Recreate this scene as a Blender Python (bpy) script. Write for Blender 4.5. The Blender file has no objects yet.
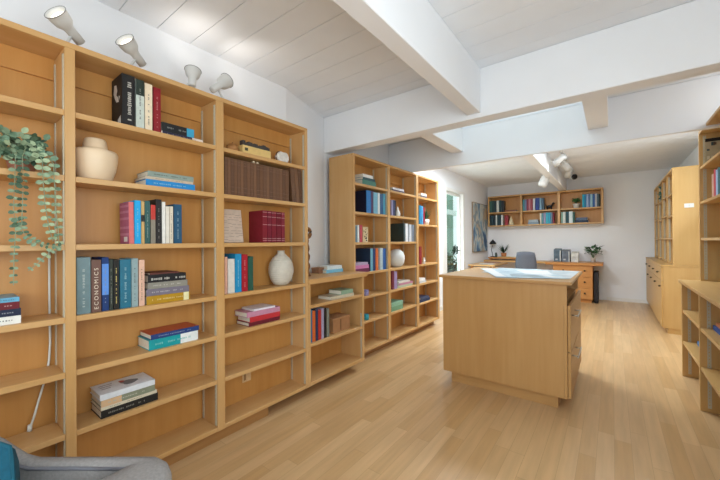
import bpy, bmesh, math, random
from mathutils import Vector, Matrix, Euler

C = bpy.context.scene.collection
PI = math.pi

def lin(h):
    h = h.lstrip('#')
    o = []
    for i in (0, 2, 4):
        c = int(h[i:i + 2], 16) / 255
        o.append(c / 12.92 if c <= .04045 else ((c + .055) / 1.055) ** 2.4)
    return (o[0], o[1], o[2], 1)

# ------------------------------------------------------------------ camera
EYE = 1.25
yaw, pitch, roll = .6505, .00373, -.0073
fw = Vector((-math.sin(yaw) * math.cos(pitch), math.cos(yaw) * math.cos(pitch), math.sin(pitch)))
rt = Vector((math.cos(yaw), math.sin(yaw), 0))
upv = rt.cross(fw)
rt2 = rt * math.cos(roll) + upv * math.sin(roll)
up2 = upv * math.cos(roll) - rt * math.sin(roll)
cd = bpy.data.cameras.new('camera')
cam = bpy.data.objects.new('camera', cd)
C.objects.link(cam)
cam.matrix_world = Matrix(((rt2.x, up2.x, -fw.x, 0), (rt2.y, up2.y, -fw.y, 0), (rt2.z, up2.z, -fw.z, EYE), (0, 0, 0, 1)))
cd.sensor_width = 36
cd.lens = 331.5 / 720 * 36
cd.clip_start = .03
bpy.context.scene.camera = cam

# ------------------------------------------------------------------ sky, daylight with added unseen sources, exposure
w = bpy.data.worlds.new('sky')
bpy.context.scene.world = w
w.use_nodes = True
bg = w.node_tree.nodes['Background']
bg.inputs[0].default_value = (.86, .93, 1, 1)
bg.inputs[1].default_value = 1.3

def area(name, loc, direction, sx, sy, power, col=(1, 1, 1)):
    l = bpy.data.lights.new(name, 'AREA')
    l.shape = 'RECTANGLE'; l.size = sx; l.size_y = sy; l.energy = power; l.color = col
    o = bpy.data.objects.new(name, l)
    C.objects.link(o)
    o.location = loc
    o.rotation_euler = Vector(direction).to_track_quat('-Z', 'Y').to_euler()
    return o

DAY = (.875, .945, 1)
area('added_fill_rear', (-.6, -2.66, 1.45), (0, 1, -1.0), 2.6, 1.9, 33, DAY)  # added fill from behind the camera, brightens the near room
area('added_fill_right', (.96, -.3, 1.5), (-1, 0, -.9), 3.2, 1.6, 29, DAY)  # added light from an invented opening on the right, reaches the left shelves
area('added_upfill_rear', (-.6, -2.64, 1.45), (0, 1, .55), 2.6, 1.9, 10, (.89, .95, 1))  # added upward fill from the rear, lifts ceiling and header
area('added_upfill_right', (.955, -.3, 1.5), (-1, 0, .7), 3.2, 1.6, 28, (.89, .95, 1))  # upward fill added on the right to lift the ceiling
area('daylight_skylight', (-.79, 3.32, 3.25), (0, 0, -1), 1.2, 1.1, 5, (.86, .935, 1))
area('added_far_toplight_left', (-1.5, 4.85, 2.79), (0, .35, -1), .85, 1.0, 66, (.86, .935, 1))  # added overhead light hidden behind the header, brightens the far room
area('added_far_toplight_right', (-.1, 4.85, 2.79), (-.1, .35, -1), .85, 1.0, 30, (.86, .935, 1))  # added partner right of the beam, also for the far room
area('added_fill_right_far', (.965, 5.07, 1.6), (-1, 0, .8), 1.2, 1.5, 9, DAY)  # light added between the right units, out of view, aimed at the ceiling
area('added_fill_right_high', (.965, 3.32, 2.38), (-1, 0, .1), 1.0, .22, 1.9, DAY)  # small added light high on the right, lifts the header there
area('daylight_glass_door', (-2.9, 6.25, 1.3), (1, .1, .5), .75, 2.0, 22, DAY)

vs = bpy.context.scene.view_settings
vs.view_transform = 'Standard'
vs.look = 'None'
vs.exposure = 0.27
vs.gamma = 1
vs.use_curve_mapping = False

# ------------------------------------------------------------------ measured contents of the shelves (metres)
# upright books: y0, y1, z, height, x of spine, depth, colour, label, group, options
# flat books: y0, y1, z, thickness, x of spine, depth, colour, label, group, options
# wall shelf: x0, x1, z, height or thickness, y of spine, depth, colour, label, group
UPRIGHT = [
    (0.6047, 0.6608, 1.8475, 0.2618, -1.962, 0.15, '#1c1b1c', 'thick black hardback with white portrait cover above the cream vase', 'books on the shelf above the cream vase', {'t': 2, 'art': 1}),
    (0.6665, 0.7046, 1.8475, 0.2565, -1.962, 0.15, '#c9d2c8', 'pale green book with dark green upper spine next to the thick black hardback', 'books on the shelf above the cream vase', {'band': ('#26332c', 0.68, 1.0), 't': 1}),
    (0.7082, 0.743, 1.8475, 0.2504, -1.962, 0.15, '#ecd9bc', 'cream book between the pale green one and the dark red one', 'books on the shelf above the cream vase', {'t': 1}),
    (0.7491, 0.7852, 1.8475, 0.2442, -1.962, 0.15, '#8e2028', 'dark red hardback next to the cream book on the shelf above the vase', 'books on the shelf above the cream vase', {'t': 1}),
    (0.6336, 0.6551, 1.2455, 0.215, -1.962, 0.13, '#d5706f', 'salmon pink book with mauve banded cover and white label left of bright blue', 'upright books in the middle of the vase bay', {'face': '#b0607f', 'fband': 1, 't': 0, 'lean': 0.6}),
    (0.6572, 0.6856, 1.2455, 0.2253, -1.962, 0.16, '#12a3e0', 'bright sky blue book right of the salmon pink one', 'upright books in the middle of the vase bay', {'t': 1}),
    (0.6882, 0.7029, 1.2455, 0.2223, -1.962, 0.16, '#c9a468', 'tan book with a black band beside the bright blue book', 'upright books in the middle of the vase bay', {'band': ('#1b1a18', 0.52, 0.68), 't': 0}),
    (0.7055, 0.7295, 1.2455, 0.2269, -1.962, 0.16, '#2e5a58', 'dark teal slim book between the tan and the red topped books', 'upright books in the middle of the vase bay', {'t': 1}),
    (0.7331, 0.7558, 1.2455, 0.2079, -1.962, 0.16, '#8b8273', 'grey brown book with a red upper spine', 'upright books in the middle of the vase bay', {'band': ('#c23a30', 0.62, 1.0), 't': 0}),
    (0.7585, 0.7862, 1.2455, 0.2402, -1.962, 0.16, '#211d1e', 'tall black book next to the red topped grey book', 'upright books in the middle of the vase bay', {'t': 1}),
    (0.789, 0.8056, 1.2455, 0.2288, -1.962, 0.16, '#e9e6df', 'tall white book just right of the tall black one', 'upright books in the middle of the vase bay', {'t': 0}),
    (0.8079, 0.8254, 1.2455, 0.2055, -1.962, 0.16, '#e3dccf', 'ivory book between the tall white one and the cream one', 'upright books in the middle of the vase bay', {'t': 0}),
    (0.8276, 0.846, 1.2455, 0.2071, -1.962, 0.16, '#d9cdb9', 'cream book next to the dark teal blue hardback', 'upright books in the middle of the vase bay', {'t': 1}),
    (0.8509, 0.8933, 1.2455, 0.2213, -1.962, 0.16, '#1d4f6e', 'dark teal blue hardback at the right end of the pink to teal row', 'upright books in the middle of the vase bay', {'t': 1}),
    (0.4239, 0.4748, 0.9205, 0.2636, -1.962, 0.164, '#6c8488', 'large grey blue textbook at the left end of its row against the upright', 'large upright books on the shelf under the pink ones', {'t': 1}),
    (0.4779, 0.5156, 0.9205, 0.2496, -1.962, 0.164, '#6b4a3e', 'brown textbook with ECONOMICS lettered up its spine', 'large upright books on the shelf under the pink ones', {'txt': 'ECONOMICS', 't': 0}),
    (0.5191, 0.5459, 0.9205, 0.2599, -1.962, 0.164, '#12356f', 'dark blue book with light blue lettering panel right of the brown ECONOMICS textbook', 'large upright books on the shelf under the pink ones', {'band': ('#5c8fdc', 0.3, 0.88), 't': 1}),
    (0.5487, 0.563, 0.9205, 0.2491, -1.962, 0.164, '#2b332c', 'slim dark green black book left of the black one with yellow lettering', 'large upright books on the shelf under the pink ones', {'t': 1}),
    (0.5654, 0.5888, 0.9205, 0.2481, -1.962, 0.164, '#1c1a17', 'black book with yellow lettering on its spine beside the big teal book', 'large upright books on the shelf under the pink ones', {'tc': '#e0c878', 't': 1}),
    (0.5926, 0.6399, 0.9205, 0.2462, -1.962, 0.164, '#1f6b84', 'wide teal blue book left of the mottled grey one', 'large upright books on the shelf under the pink ones', {'t': 1}),
    (0.6428, 0.6718, 0.9205, 0.2493, -1.962, 0.164, '#8fa4a6', 'mottled grey blue book between the teal and the peach ones', 'large upright books on the shelf under the pink ones', {'t': 1}),
    (0.6762, 0.7018, 0.9205, 0.24, -1.962, 0.164, '#e0b49c', 'peach pink book at the right end of the large upright row', 'large upright books on the shelf under the pink ones', {'t': 1}),
    (1.1585, 1.1795, 1.5545, 0.2418, -1.962, 0.14, '#6a4a34', 'brown leather volume standing upright in the long set of matching old books', 'long set of brown leather volumes', {'ribs': 2}),
    (1.1807, 1.2021, 1.5545, 0.2416, -1.962, 0.14, '#755239', 'brown leather volume standing upright in the long set of matching old books', 'long set of brown leather volumes', {'ribs': 2}),
    (1.2033, 1.2251, 1.5545, 0.2415, -1.962, 0.14, '#624430', 'brown leather volume standing upright in the long set of matching old books', 'long set of brown leather volumes', {'ribs': 2}),
    (1.2263, 1.2485, 1.5545, 0.2413, -1.962, 0.14, '#6e4c34', 'brown leather volume standing upright in the long set of matching old books', 'long set of brown leather volumes', {'ribs': 2}),
    (1.2497, 1.2723, 1.5545, 0.2411, -1.962, 0.14, '#6a4a34', 'brown leather volume standing upright in the long set of matching old books', 'long set of brown leather volumes', {'ribs': 2}),
    (1.2735, 1.2965, 1.5545, 0.2409, -1.962, 0.14, '#755239', 'brown leather volume standing upright in the long set of matching old books', 'long set of brown leather volumes', {'ribs': 2}),
    (1.2977, 1.3212, 1.5545, 0.2407, -1.962, 0.14, '#624430', 'brown leather volume standing upright in the long set of matching old books', 'long set of brown leather volumes', {'ribs': 2}),
    (1.3224, 1.3462, 1.5545, 0.2405, -1.962, 0.14, '#6e4c34', 'brown leather volume standing upright in the long set of matching old books', 'long set of brown leather volumes', {'ribs': 2}),
    (1.3474, 1.3718, 1.5545, 0.2403, -1.962, 0.14, '#6a4a34', 'brown leather volume standing upright in the long set of matching old books', 'long set of brown leather volumes', {'ribs': 2}),
    (1.373, 1.3977, 1.5545, 0.2401, -1.962, 0.14, '#755239', 'brown leather volume standing upright in the long set of matching old books', 'long set of brown leather volumes', {'ribs': 2}),
    (1.3989, 1.4242, 1.5545, 0.2399, -1.962, 0.14, '#624430', 'brown leather volume standing upright in the long set of matching old books', 'long set of brown leather volumes', {'ribs': 2}),
    (1.4254, 1.4512, 1.5545, 0.2397, -1.962, 0.14, '#6e4c34', 'brown leather volume standing upright in the long set of matching old books', 'long set of brown leather volumes', {'ribs': 2}),
    (1.4524, 1.4786, 1.5545, 0.2395, -1.962, 0.14, '#6a4a34', 'brown leather volume standing upright in the long set of matching old books', 'long set of brown leather volumes', {'ribs': 2}),
    (1.4798, 1.5066, 1.5545, 0.2393, -1.962, 0.14, '#755239', 'brown leather volume standing upright in the long set of matching old books', 'long set of brown leather volumes', {'ribs': 2}),
    (1.5078, 1.5351, 1.5545, 0.2391, -1.962, 0.14, '#624430', 'brown leather volume standing upright in the long set of matching old books', 'long set of brown leather volumes', {'ribs': 2}),
    (1.5363, 1.5641, 1.5545, 0.2388, -1.962, 0.14, '#6e4c34', 'brown leather volume standing upright in the long set of matching old books', 'long set of brown leather volumes', {'ribs': 2}),
    (1.5653, 1.5937, 1.5545, 0.2386, -1.962, 0.14, '#6a4a34', 'brown leather volume standing upright in the long set of matching old books', 'long set of brown leather volumes', {'ribs': 2}),
    (1.5949, 1.6239, 1.5545, 0.2384, -1.962, 0.14, '#755239', 'brown leather volume standing upright in the long set of matching old books', 'long set of brown leather volumes', {'ribs': 2}),
    (1.6251, 1.6547, 1.5545, 0.2381, -1.962, 0.14, '#624430', 'brown leather volume standing upright in the long set of matching old books', 'long set of brown leather volumes', {'ribs': 2}),
    (1.6559, 1.6861, 1.5545, 0.2379, -1.962, 0.14, '#6e4c34', 'brown leather volume standing upright in the long set of matching old books', 'long set of brown leather volumes', {'ribs': 2}),
    (1.7236, 1.7582, 1.5545, 0.285, -1.962, 0.14, '#6a4a34', 'first leaning brown leather volume right of the upright set', 'leaning brown leather volumes', {'ribs': 2, 'lean': 5}),
    (1.7613, 1.7968, 1.5545, 0.285, -1.962, 0.14, '#755239', 'middle leaning brown leather volume of the three tilted ones', 'leaning brown leather volumes', {'ribs': 2, 'lean': 5}),
    (1.7999, 1.8363, 1.5545, 0.285, -1.962, 0.14, '#624430', 'last leaning brown leather volume nearest the bookcase end panel', 'leaning brown leather volumes', {'ribs': 2, 'lean': 5}),
    (1.4463, 1.4843, 1.2455, 0.2284, -1.962, 0.164, '#7d1526', 'first dark red volume in its set with its front cover showing', 'dark red volumes', {'ribs': 3}),
    (1.4881, 1.5219, 1.2455, 0.2275, -1.962, 0.164, '#74142a', 'second dark red volume of the set from the patterned tile', 'dark red volumes', {'ribs': 3}),
    (1.5257, 1.5659, 1.2455, 0.2267, -1.962, 0.164, '#7a1728', 'dark red volume third of the five from the patterned tile', 'dark red volumes', {'ribs': 3}),
    (1.5698, 1.6084, 1.2455, 0.2259, -1.962, 0.164, '#6f1224', 'dark red volume fourth of the five from the patterned tile', 'dark red volumes', {'ribs': 3}),
    (1.6124, 1.6444, 1.2455, 0.2247, -1.962, 0.164, '#7d1a2b', 'last dark red volume of the five at the end away from the patterned tile', 'dark red volumes', {'ribs': 3}),
    (1.1562, 1.1743, 0.9205, 0.2356, -1.962, 0.14, '#d9a893', 'thin peach book against the upright left of the white book', 'upright books left of the white ribbed vase', {}),
    (1.1783, 1.2251, 0.9205, 0.2211, -1.962, 0.14, '#ded8cf', 'white book between the thin peach one and the blue one', 'upright books left of the white ribbed vase', {}),
    (1.2299, 1.2749, 0.9205, 0.2517, -1.962, 0.14, '#1c8dc0', 'blue hardback between the white and the red books', 'upright books left of the white ribbed vase', {'t': 1}),
    (1.2791, 1.322, 0.9205, 0.2467, -1.962, 0.14, '#a81c2b', 'red hardback left of the dark green book', 'upright books left of the white ribbed vase', {'t': 1}),
    (1.3263, 1.3658, 0.9205, 0.2314, -1.962, 0.14, '#265446', 'dark green hardback nearest the white ribbed vase', 'upright books left of the white ribbed vase', {}),
    (1.8937, 1.9229, 0.4255, 0.2666, -1.962, 0.164, '#2f6f9c', 'blue book at the left end of the low bookcase row', 'upright books in the low bookcase', {}),
    (1.9264, 1.9596, 0.4255, 0.2525, -1.962, 0.164, '#d2682f', 'orange book second from the left in the low bookcase row', 'upright books in the low bookcase', {}),
    (1.9631, 1.9912, 0.4255, 0.2632, -1.962, 0.164, '#233457', 'navy book between the orange and the red ones in the low bookcase', 'upright books in the low bookcase', {}),
    (1.9948, 2.0282, 0.4255, 0.2491, -1.962, 0.164, '#b8352d', 'red book in the middle of the low bookcase row', 'upright books in the low bookcase', {}),
    (2.0319, 2.0611, 0.4255, 0.2559, -1.962, 0.164, '#a49cb8', 'lavender grey book right of the red one in the low bookcase', 'upright books in the low bookcase', {}),
    (2.0648, 2.0934, 0.4255, 0.2548, -1.962, 0.164, '#1c1c20', 'black book near the right end of the low bookcase row', 'upright books in the low bookcase', {}),
    (2.0971, 2.1275, 0.4255, 0.245, -1.962, 0.164, '#7d8278', 'grey book next to the brown cardboard box', 'upright books in the low bookcase', {}),
    (2.8585, 2.9403, 1.5525, 0.2443, -2.085, 0.203, '#2475b8', 'bright blue book with dark navy cover facing out, left end of the blue row', 'blue row, second shelf of first far bay', {'face': '#1b2038'}),
    (2.9471, 2.9839, 1.5525, 0.2466, -2.085, 0.203, '#5a4568', 'thin purple book beside the bright blue one in the blue row', 'blue row, second shelf of first far bay', {}),
    (2.9908, 3.0697, 1.5525, 0.2375, -2.085, 0.203, '#7fb8d2', 'pale blue book in the middle of the blue row', 'blue row, second shelf of first far bay', {}),
    (3.0769, 3.1159, 1.5525, 0.2393, -2.085, 0.203, '#e1e6e4', 'thin white book right of the pale blue one', 'blue row, second shelf of first far bay', {}),
    (3.1232, 3.1775, 1.5525, 0.2339, -2.085, 0.203, '#35618f', 'denim blue book near the right of the blue row', 'blue row, second shelf of first far bay', {}),
    (3.185, 3.2322, 1.5525, 0.2403, -2.085, 0.203, '#57a3c0', 'light teal blue book at the right end of the blue row', 'blue row, second shelf of first far bay', {}),
    (2.6662, 2.695, 1.2405, 0.1664, -2.085, 0.19, '#6a8fa0', 'slate blue book at the left end beside the far bookcase upright', 'books on the third shelf of the first far bay', {}),
    (2.6995, 2.7288, 1.2405, 0.1778, -2.085, 0.19, '#e9eae6', 'white book beside the slate blue one in the first far bay', 'books on the third shelf of the first far bay', {}),
    (2.7403, 2.7807, 1.2405, 0.1794, -2.085, 0.19, '#c14a55', 'pink red book between the white and the spotted ones', 'books on the third shelf of the first far bay', {}),
    (2.7959, 2.8845, 1.2405, 0.1609, -2.085, 0.19, '#d6c096', 'beige book with black spots on the third shelf of the first far bay', 'books on the third shelf of the first far bay', {'spots': 1}),
    (2.9259, 2.9699, 0.9255, 0.245, -2.085, 0.203, '#6ea6bd', 'light blue grey book with navy cover facing left on the fourth far shelf', 'books on the fourth shelf of the first far bay', {'face': '#22364f'}),
    (2.9749, 3.018, 0.9255, 0.2439, -2.085, 0.203, '#22406f', 'navy book left of the orange one in the first far bay', 'books on the fourth shelf of the first far bay', {}),
    (3.0269, 3.073, 0.9255, 0.2461, -2.085, 0.203, '#d86f3c', 'orange book in the first far bay', 'books on the fourth shelf of the first far bay', {}),
    (3.1123, 3.1684, 0.9255, 0.2464, -2.085, 0.203, '#b9ccd3', 'pale patterned book right of the orange one', 'books on the fourth shelf of the first far bay', {}),
    (3.1737, 3.2314, 0.9255, 0.2394, -2.085, 0.203, '#2f62a8', 'cobalt blue book at the right end by the far divider', 'books on the fourth shelf of the first far bay', {}),
    (3.362, 3.3947, 1.5525, 0.1871, -2.085, 0.18, '#8f8bb0', 'lavender book at the left on the second shelf of the middle far bay', 'books, second shelf of middle far bay', {}),
    (3.4005, 3.436, 1.5525, 0.1909, -2.085, 0.18, '#41456b', 'indigo book left of the small white bottle', 'books, second shelf of middle far bay', {}),
    (3.4418, 3.4686, 1.5525, 0.1884, -2.085, 0.18, '#26262b', 'black book touching the small white bottle', 'books, second shelf of middle far bay', {}),
    (3.6492, 3.6885, 1.2405, 0.2324, -2.085, 0.203, '#4a5a5e', 'large dark green grey book with its cover facing out in the middle far bay', 'dark row, third shelf of middle far bay', {'face': '#33423f'}),
    (3.6948, 3.7557, 1.2405, 0.2307, -2.085, 0.203, '#e3e4e6', 'white book beside the large dark green grey one', 'dark row, third shelf of middle far bay', {}),
    (3.7937, 3.8515, 1.2405, 0.2227, -2.085, 0.203, '#c5c8cf', 'pale grey book right of the white one in the middle far bay', 'dark row, third shelf of middle far bay', {}),
    (3.8581, 3.9285, 1.2405, 0.2213, -2.085, 0.203, '#77808c', 'slate grey book at the right end of the dark row', 'dark row, third shelf of middle far bay', {}),
    (3.3696, 3.4092, 0.6725, 0.2314, -2.085, 0.17, '#7b3145', 'maroon book at the left end of the fifth shelf in the middle far bay', 'upright books, fifth shelf of middle far bay', {}),
    (3.415, 3.4788, 0.6725, 0.2091, -2.085, 0.17, '#a492bd', 'lilac book right of the maroon one in the middle far bay', 'upright books, fifth shelf of middle far bay', {}),
    (4.0769, 4.135, 1.4765, 0.2568, -2.085, 0.17, '#2f7fae', 'blue book at the left end beside the small potted plant shelf', 'books beside the small potted plant', {}),
    (4.1423, 4.1926, 1.4765, 0.2549, -2.085, 0.17, '#4a91ba', 'lighter blue book beside the red one by the small potted plant', 'books beside the small potted plant', {}),
    (4.2, 4.242, 1.4765, 0.2383, -2.085, 0.17, '#9e2231', 'thin red book touching the small white plant pot', 'books beside the small potted plant', {}),
    (4.0677, 4.1377, 0.9305, 0.242, -2.085, 0.17, '#8e1c2c', 'tall dark red book standing alone in the last far bay', 'red book in last far bay', {}),
]
FLAT = [
    (0.1463, 0.2432, 0.9205, 0.0324, -1.962, 0.164, '#e8e6de', 'white paged book at the bottom of the stack below the trailing plant', 'books stacked beside the cord', {'t': 1}),
    (0.1463, 0.2432, 0.9535, 0.0283, -1.962, 0.164, '#16233f', 'dark navy hardback lying on the white book in the stack left of the white cord', 'books stacked beside the cord', {'t': 1}),
    (0.1463, 0.2388, 0.9824, 0.0283, -1.962, 0.164, '#6b1522', 'dark red hardback in the middle of the stack left of the white cord', 'books stacked beside the cord', {'t': 1}),
    (0.1463, 0.2388, 1.0113, 0.0182, -1.962, 0.164, '#5fa3c4', 'thin pale blue book on top of the stack left of the white cord', 'books stacked beside the cord', {'t': 1}),
    (0.7881, 1.02, 1.8475, 0.0184, -1.962, 0.15, '#e6d3c4', 'thin pale paperback with navy spine under the black paperback above the vase', 'flat books on the shelf above the cream vase', {'band': ('#2a2740', 0.02, 0.72), 't': 1}),
    (0.7908, 0.966, 1.8665, 0.0484, -1.962, 0.15, '#202225', 'black paperback with a bright blue end lying beside the dark red hardback', 'flat books on the shelf above the cream vase', {'band': ('#3f9fc4', 0.76, 1.0), 't': 1}),
    (0.7109, 0.97, 1.5545, 0.0353, -1.962, 0.155, '#1f86c9', 'bright blue paperback at the bottom of the flat stack right of the cream vase', 'flat books beside the cream vase', {'t': 1}),
    (0.7086, 0.9584, 1.5904, 0.0145, -1.962, 0.155, '#c8b59c', 'thin tan book in the middle of the flat stack right of the cream vase', 'flat books beside the cream vase', {'t': 1}),
    (0.7206, 0.9615, 1.6055, 0.0292, -1.962, 0.155, '#8d9c92', 'grey green book topping the flat stack right of the cream vase', 'flat books beside the cream vase', {'t': 1}),
    (0.7106, 0.9373, 0.9205, 0.0445, -1.962, 0.155, '#b58a1e', 'mustard yellow book at the bottom of the stack right of the peach book', 'flat stack right of the large upright books', {'band': ('#e8e0b0', 0.84, 0.97), 't': 1}),
    (0.7108, 0.9318, 0.9656, 0.0361, -1.962, 0.155, '#77707f', 'grey purple book lying on the mustard yellow one', 'flat stack right of the large upright books', {'t': 1}),
    (0.718, 0.9234, 1.0023, 0.0333, -1.962, 0.155, '#8f8b80', 'grey book lying under the black lettered one right of the peach book', 'flat stack right of the large upright books', {'t': 1}),
    (0.7181, 0.915, 1.0362, 0.0416, -1.962, 0.155, '#17161a', 'black book with white lettering on top of the stack right of the peach book', 'flat stack right of the large upright books', {'t': 2}),
    (0.7278, 0.8763, 1.0783, 0.0088, -1.962, 0.155, '#5d2f28', 'thin dark red booklet lying on the black lettered book', 'flat stack right of the large upright books', {'t': 0}),
    (0.7214, 0.9826, 0.6755, 0.0534, -1.962, 0.155, '#159aa0', 'teal and white paperback under the red covered book', 'pair of flat books on the shelf with the red cover', {'band': ('#e6ecec', 0.62, 1.0), 't': 1}),
    (0.7312, 0.9889, 0.7295, 0.0271, -1.962, 0.155, '#26407a', 'red covered paperback with a navy spine on top of the teal paperback', 'pair of flat books on the shelf with the red cover', {'top': '#b5472f', 't': 1}),
    (0.5128, 0.7636, 0.4025, 0.0383, -1.962, 0.16, '#1c1a18', 'black book at the bottom of the stack under the glossy white book', 'stack on the lowest adjustable shelf of the vase bay', {'t': 1}),
    (0.513, 0.7588, 0.4414, 0.0153, -1.962, 0.16, '#d8ceb8', 'thin cream book between the black and the grey green ones', 'stack on the lowest adjustable shelf of the vase bay', {'t': 1}),
    (0.513, 0.7491, 0.4573, 0.0316, -1.962, 0.16, '#858a74', 'grey green book under the glossy white one', 'stack on the lowest adjustable shelf of the vase bay', {'band': ('#d9b48c', 0.0, 0.36), 't': 1}),
    (0.5092, 0.7492, 0.4895, 0.028, -1.962, 0.16, '#dfe3e8', 'glossy white book with a grey and red picture topping the lowest stack', 'stack on the lowest adjustable shelf of the vase bay', {'pic': 1, 't': 0}),
    (1.3303, 1.593, 0.6755, 0.0255, -1.962, 0.15, '#6d2431', 'dark red book at the bottom of the stack under the ribbed vase shelf', 'stack of reddish books under the white ribbed vase', {}),
    (1.3383, 1.5933, 0.7016, 0.0355, -1.962, 0.15, '#c0333a', 'bright red book in the stack with the pink book', 'stack of reddish books under the white ribbed vase', {}),
    (1.3154, 1.5937, 0.7377, 0.0354, -1.962, 0.15, '#c48aa3', 'pink lavender book near the top of the reddish stack', 'stack of reddish books under the white ribbed vase', {}),
    (1.3704, 1.5483, 0.7736, 0.0127, -1.962, 0.15, '#e5e1ea', 'thin white booklet on top of the pink lavender book', 'stack of reddish books under the white ribbed vase', {}),
    (2.2994, 2.5403, 0.9485, 0.0311, -2.15, 0.14, '#7fc4e0', 'light blue paperback lying on the low counter', 'books on the low bookcase counter', {}),
    (2.3135, 2.5252, 0.9802, 0.035, -2.15, 0.14, '#dbe6ea', 'white and pale blue book on top of the light blue paperback', 'books on the low bookcase counter', {}),
    (2.1537, 2.4777, 0.7355, 0.0274, -1.962, 0.16, '#c9bfa6', 'cream book under the green and reddish ones in the low bookcase', 'books on the upper shelf of the low bookcase', {}),
    (2.2952, 2.4629, 0.7635, 0.0372, -1.962, 0.16, '#8fae94', 'pale green book on the right of the cream book in the low bookcase', 'books on the upper shelf of the low bookcase', {}),
    (2.7906, 3.0413, 1.8485, 0.0541, -2.085, 0.18, '#4e8579', 'teal green book under the others on the top shelf of the first far bay', 'top shelf stack, first bay of far bookcase', {}),
    (2.7999, 3.0224, 1.9032, 0.027, -2.085, 0.18, '#3f5c63', 'slate book between teal and white ones on the top far shelf', 'top shelf stack, first bay of far bookcase', {}),
    (2.8003, 2.9842, 1.9308, 0.0323, -2.085, 0.18, '#ece9e4', 'white book topping the small stack on the first far bay', 'top shelf stack, first bay of far bookcase', {}),
    (2.6241, 2.8742, 0.9255, 0.0415, -2.063, 0.14, '#6d2a4c', 'plum book at the bottom of the pink stack in the first far bay', 'pink stack in the first far bay', {}),
    (2.6245, 2.8657, 0.9676, 0.0362, -2.063, 0.14, '#c878a8', 'pink book in the middle of the pink stack in the first far bay', 'pink stack in the first far bay', {}),
    (2.625, 2.8481, 1.0044, 0.0258, -2.063, 0.14, '#a99bb5', 'lavender book on top of the pink stack in the first far bay', 'pink stack in the first far bay', {}),
    (3.377, 3.6763, 1.8485, 0.0221, -2.085, 0.16, '#4c3a55', 'thin purple book under the white one on the top shelf of the middle far bay', 'thin books, top shelf of middle far bay', {}),
    (3.4001, 3.6642, 1.8712, 0.0246, -2.085, 0.16, '#e3dfe4', 'thin white book lying on the purple one, top shelf of the middle far bay', 'thin books, top shelf of middle far bay', {}),
    (3.4983, 3.8665, 0.6725, 0.0278, -2.085, 0.16, '#b4bfa2', 'pale green magazine under the papers beside the lilac book', 'papers beside the lilac book', {}),
    (3.5227, 3.8808, 0.7009, 0.0254, -2.085, 0.16, '#c1839b', 'pink magazine lying on the pale green one', 'papers beside the lilac book', {}),
    (3.5232, 3.8005, 0.7269, 0.0227, -2.085, 0.16, '#dcd9d0', 'white magazine on top of the pink and green ones', 'papers beside the lilac book', {}),
    (3.3455, 3.6157, 0.4105, 0.0547, -2.085, 0.17, '#6e9c7d', 'green book lying at the bottom on the sixth shelf of the middle far bay', 'green boxes in the middle far bay', {}),
    (3.3462, 3.6164, 0.4658, 0.0462, -2.085, 0.17, '#8ab59a', 'lighter green book lying on the other green one', 'green boxes in the middle far bay', {}),
    (4.1301, 4.3157, 1.8485, 0.0279, -2.085, 0.15, '#5b5560', 'dark grey book under the white ones, top shelf of the last far bay', 'stack, top shelf of last far bay', {}),
    (4.1307, 4.3004, 1.877, 0.0307, -2.085, 0.15, '#e6e3dd', 'white book on top of the dark grey one, top shelf of the last far bay', 'stack, top shelf of last far bay', {}),
    (4.0683, 4.2716, 0.6705, 0.0304, -2.085, 0.16, '#c9cfd6', 'pale grey book under the white one on the fifth shelf of the last far bay', 'white books, last far bay', {}),
    (4.069, 4.2318, 0.7015, 0.033, -2.085, 0.16, '#ece9e6', 'white book topping the pale stack of the last far bay', 'white books, last far bay', {}),
    (4.0763, 4.386, 0.4055, 0.0363, -2.085, 0.17, '#26365c', 'navy book lying on the bottom adjustable shelf of the last far bay', 'navy books, last far bay', {}),
    (4.0917, 4.3543, 0.4424, 0.0279, -2.085, 0.17, '#3c4a68', 'slate blue book lying on the navy one in the last far bay', 'navy books, last far bay', {}),
]
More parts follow.
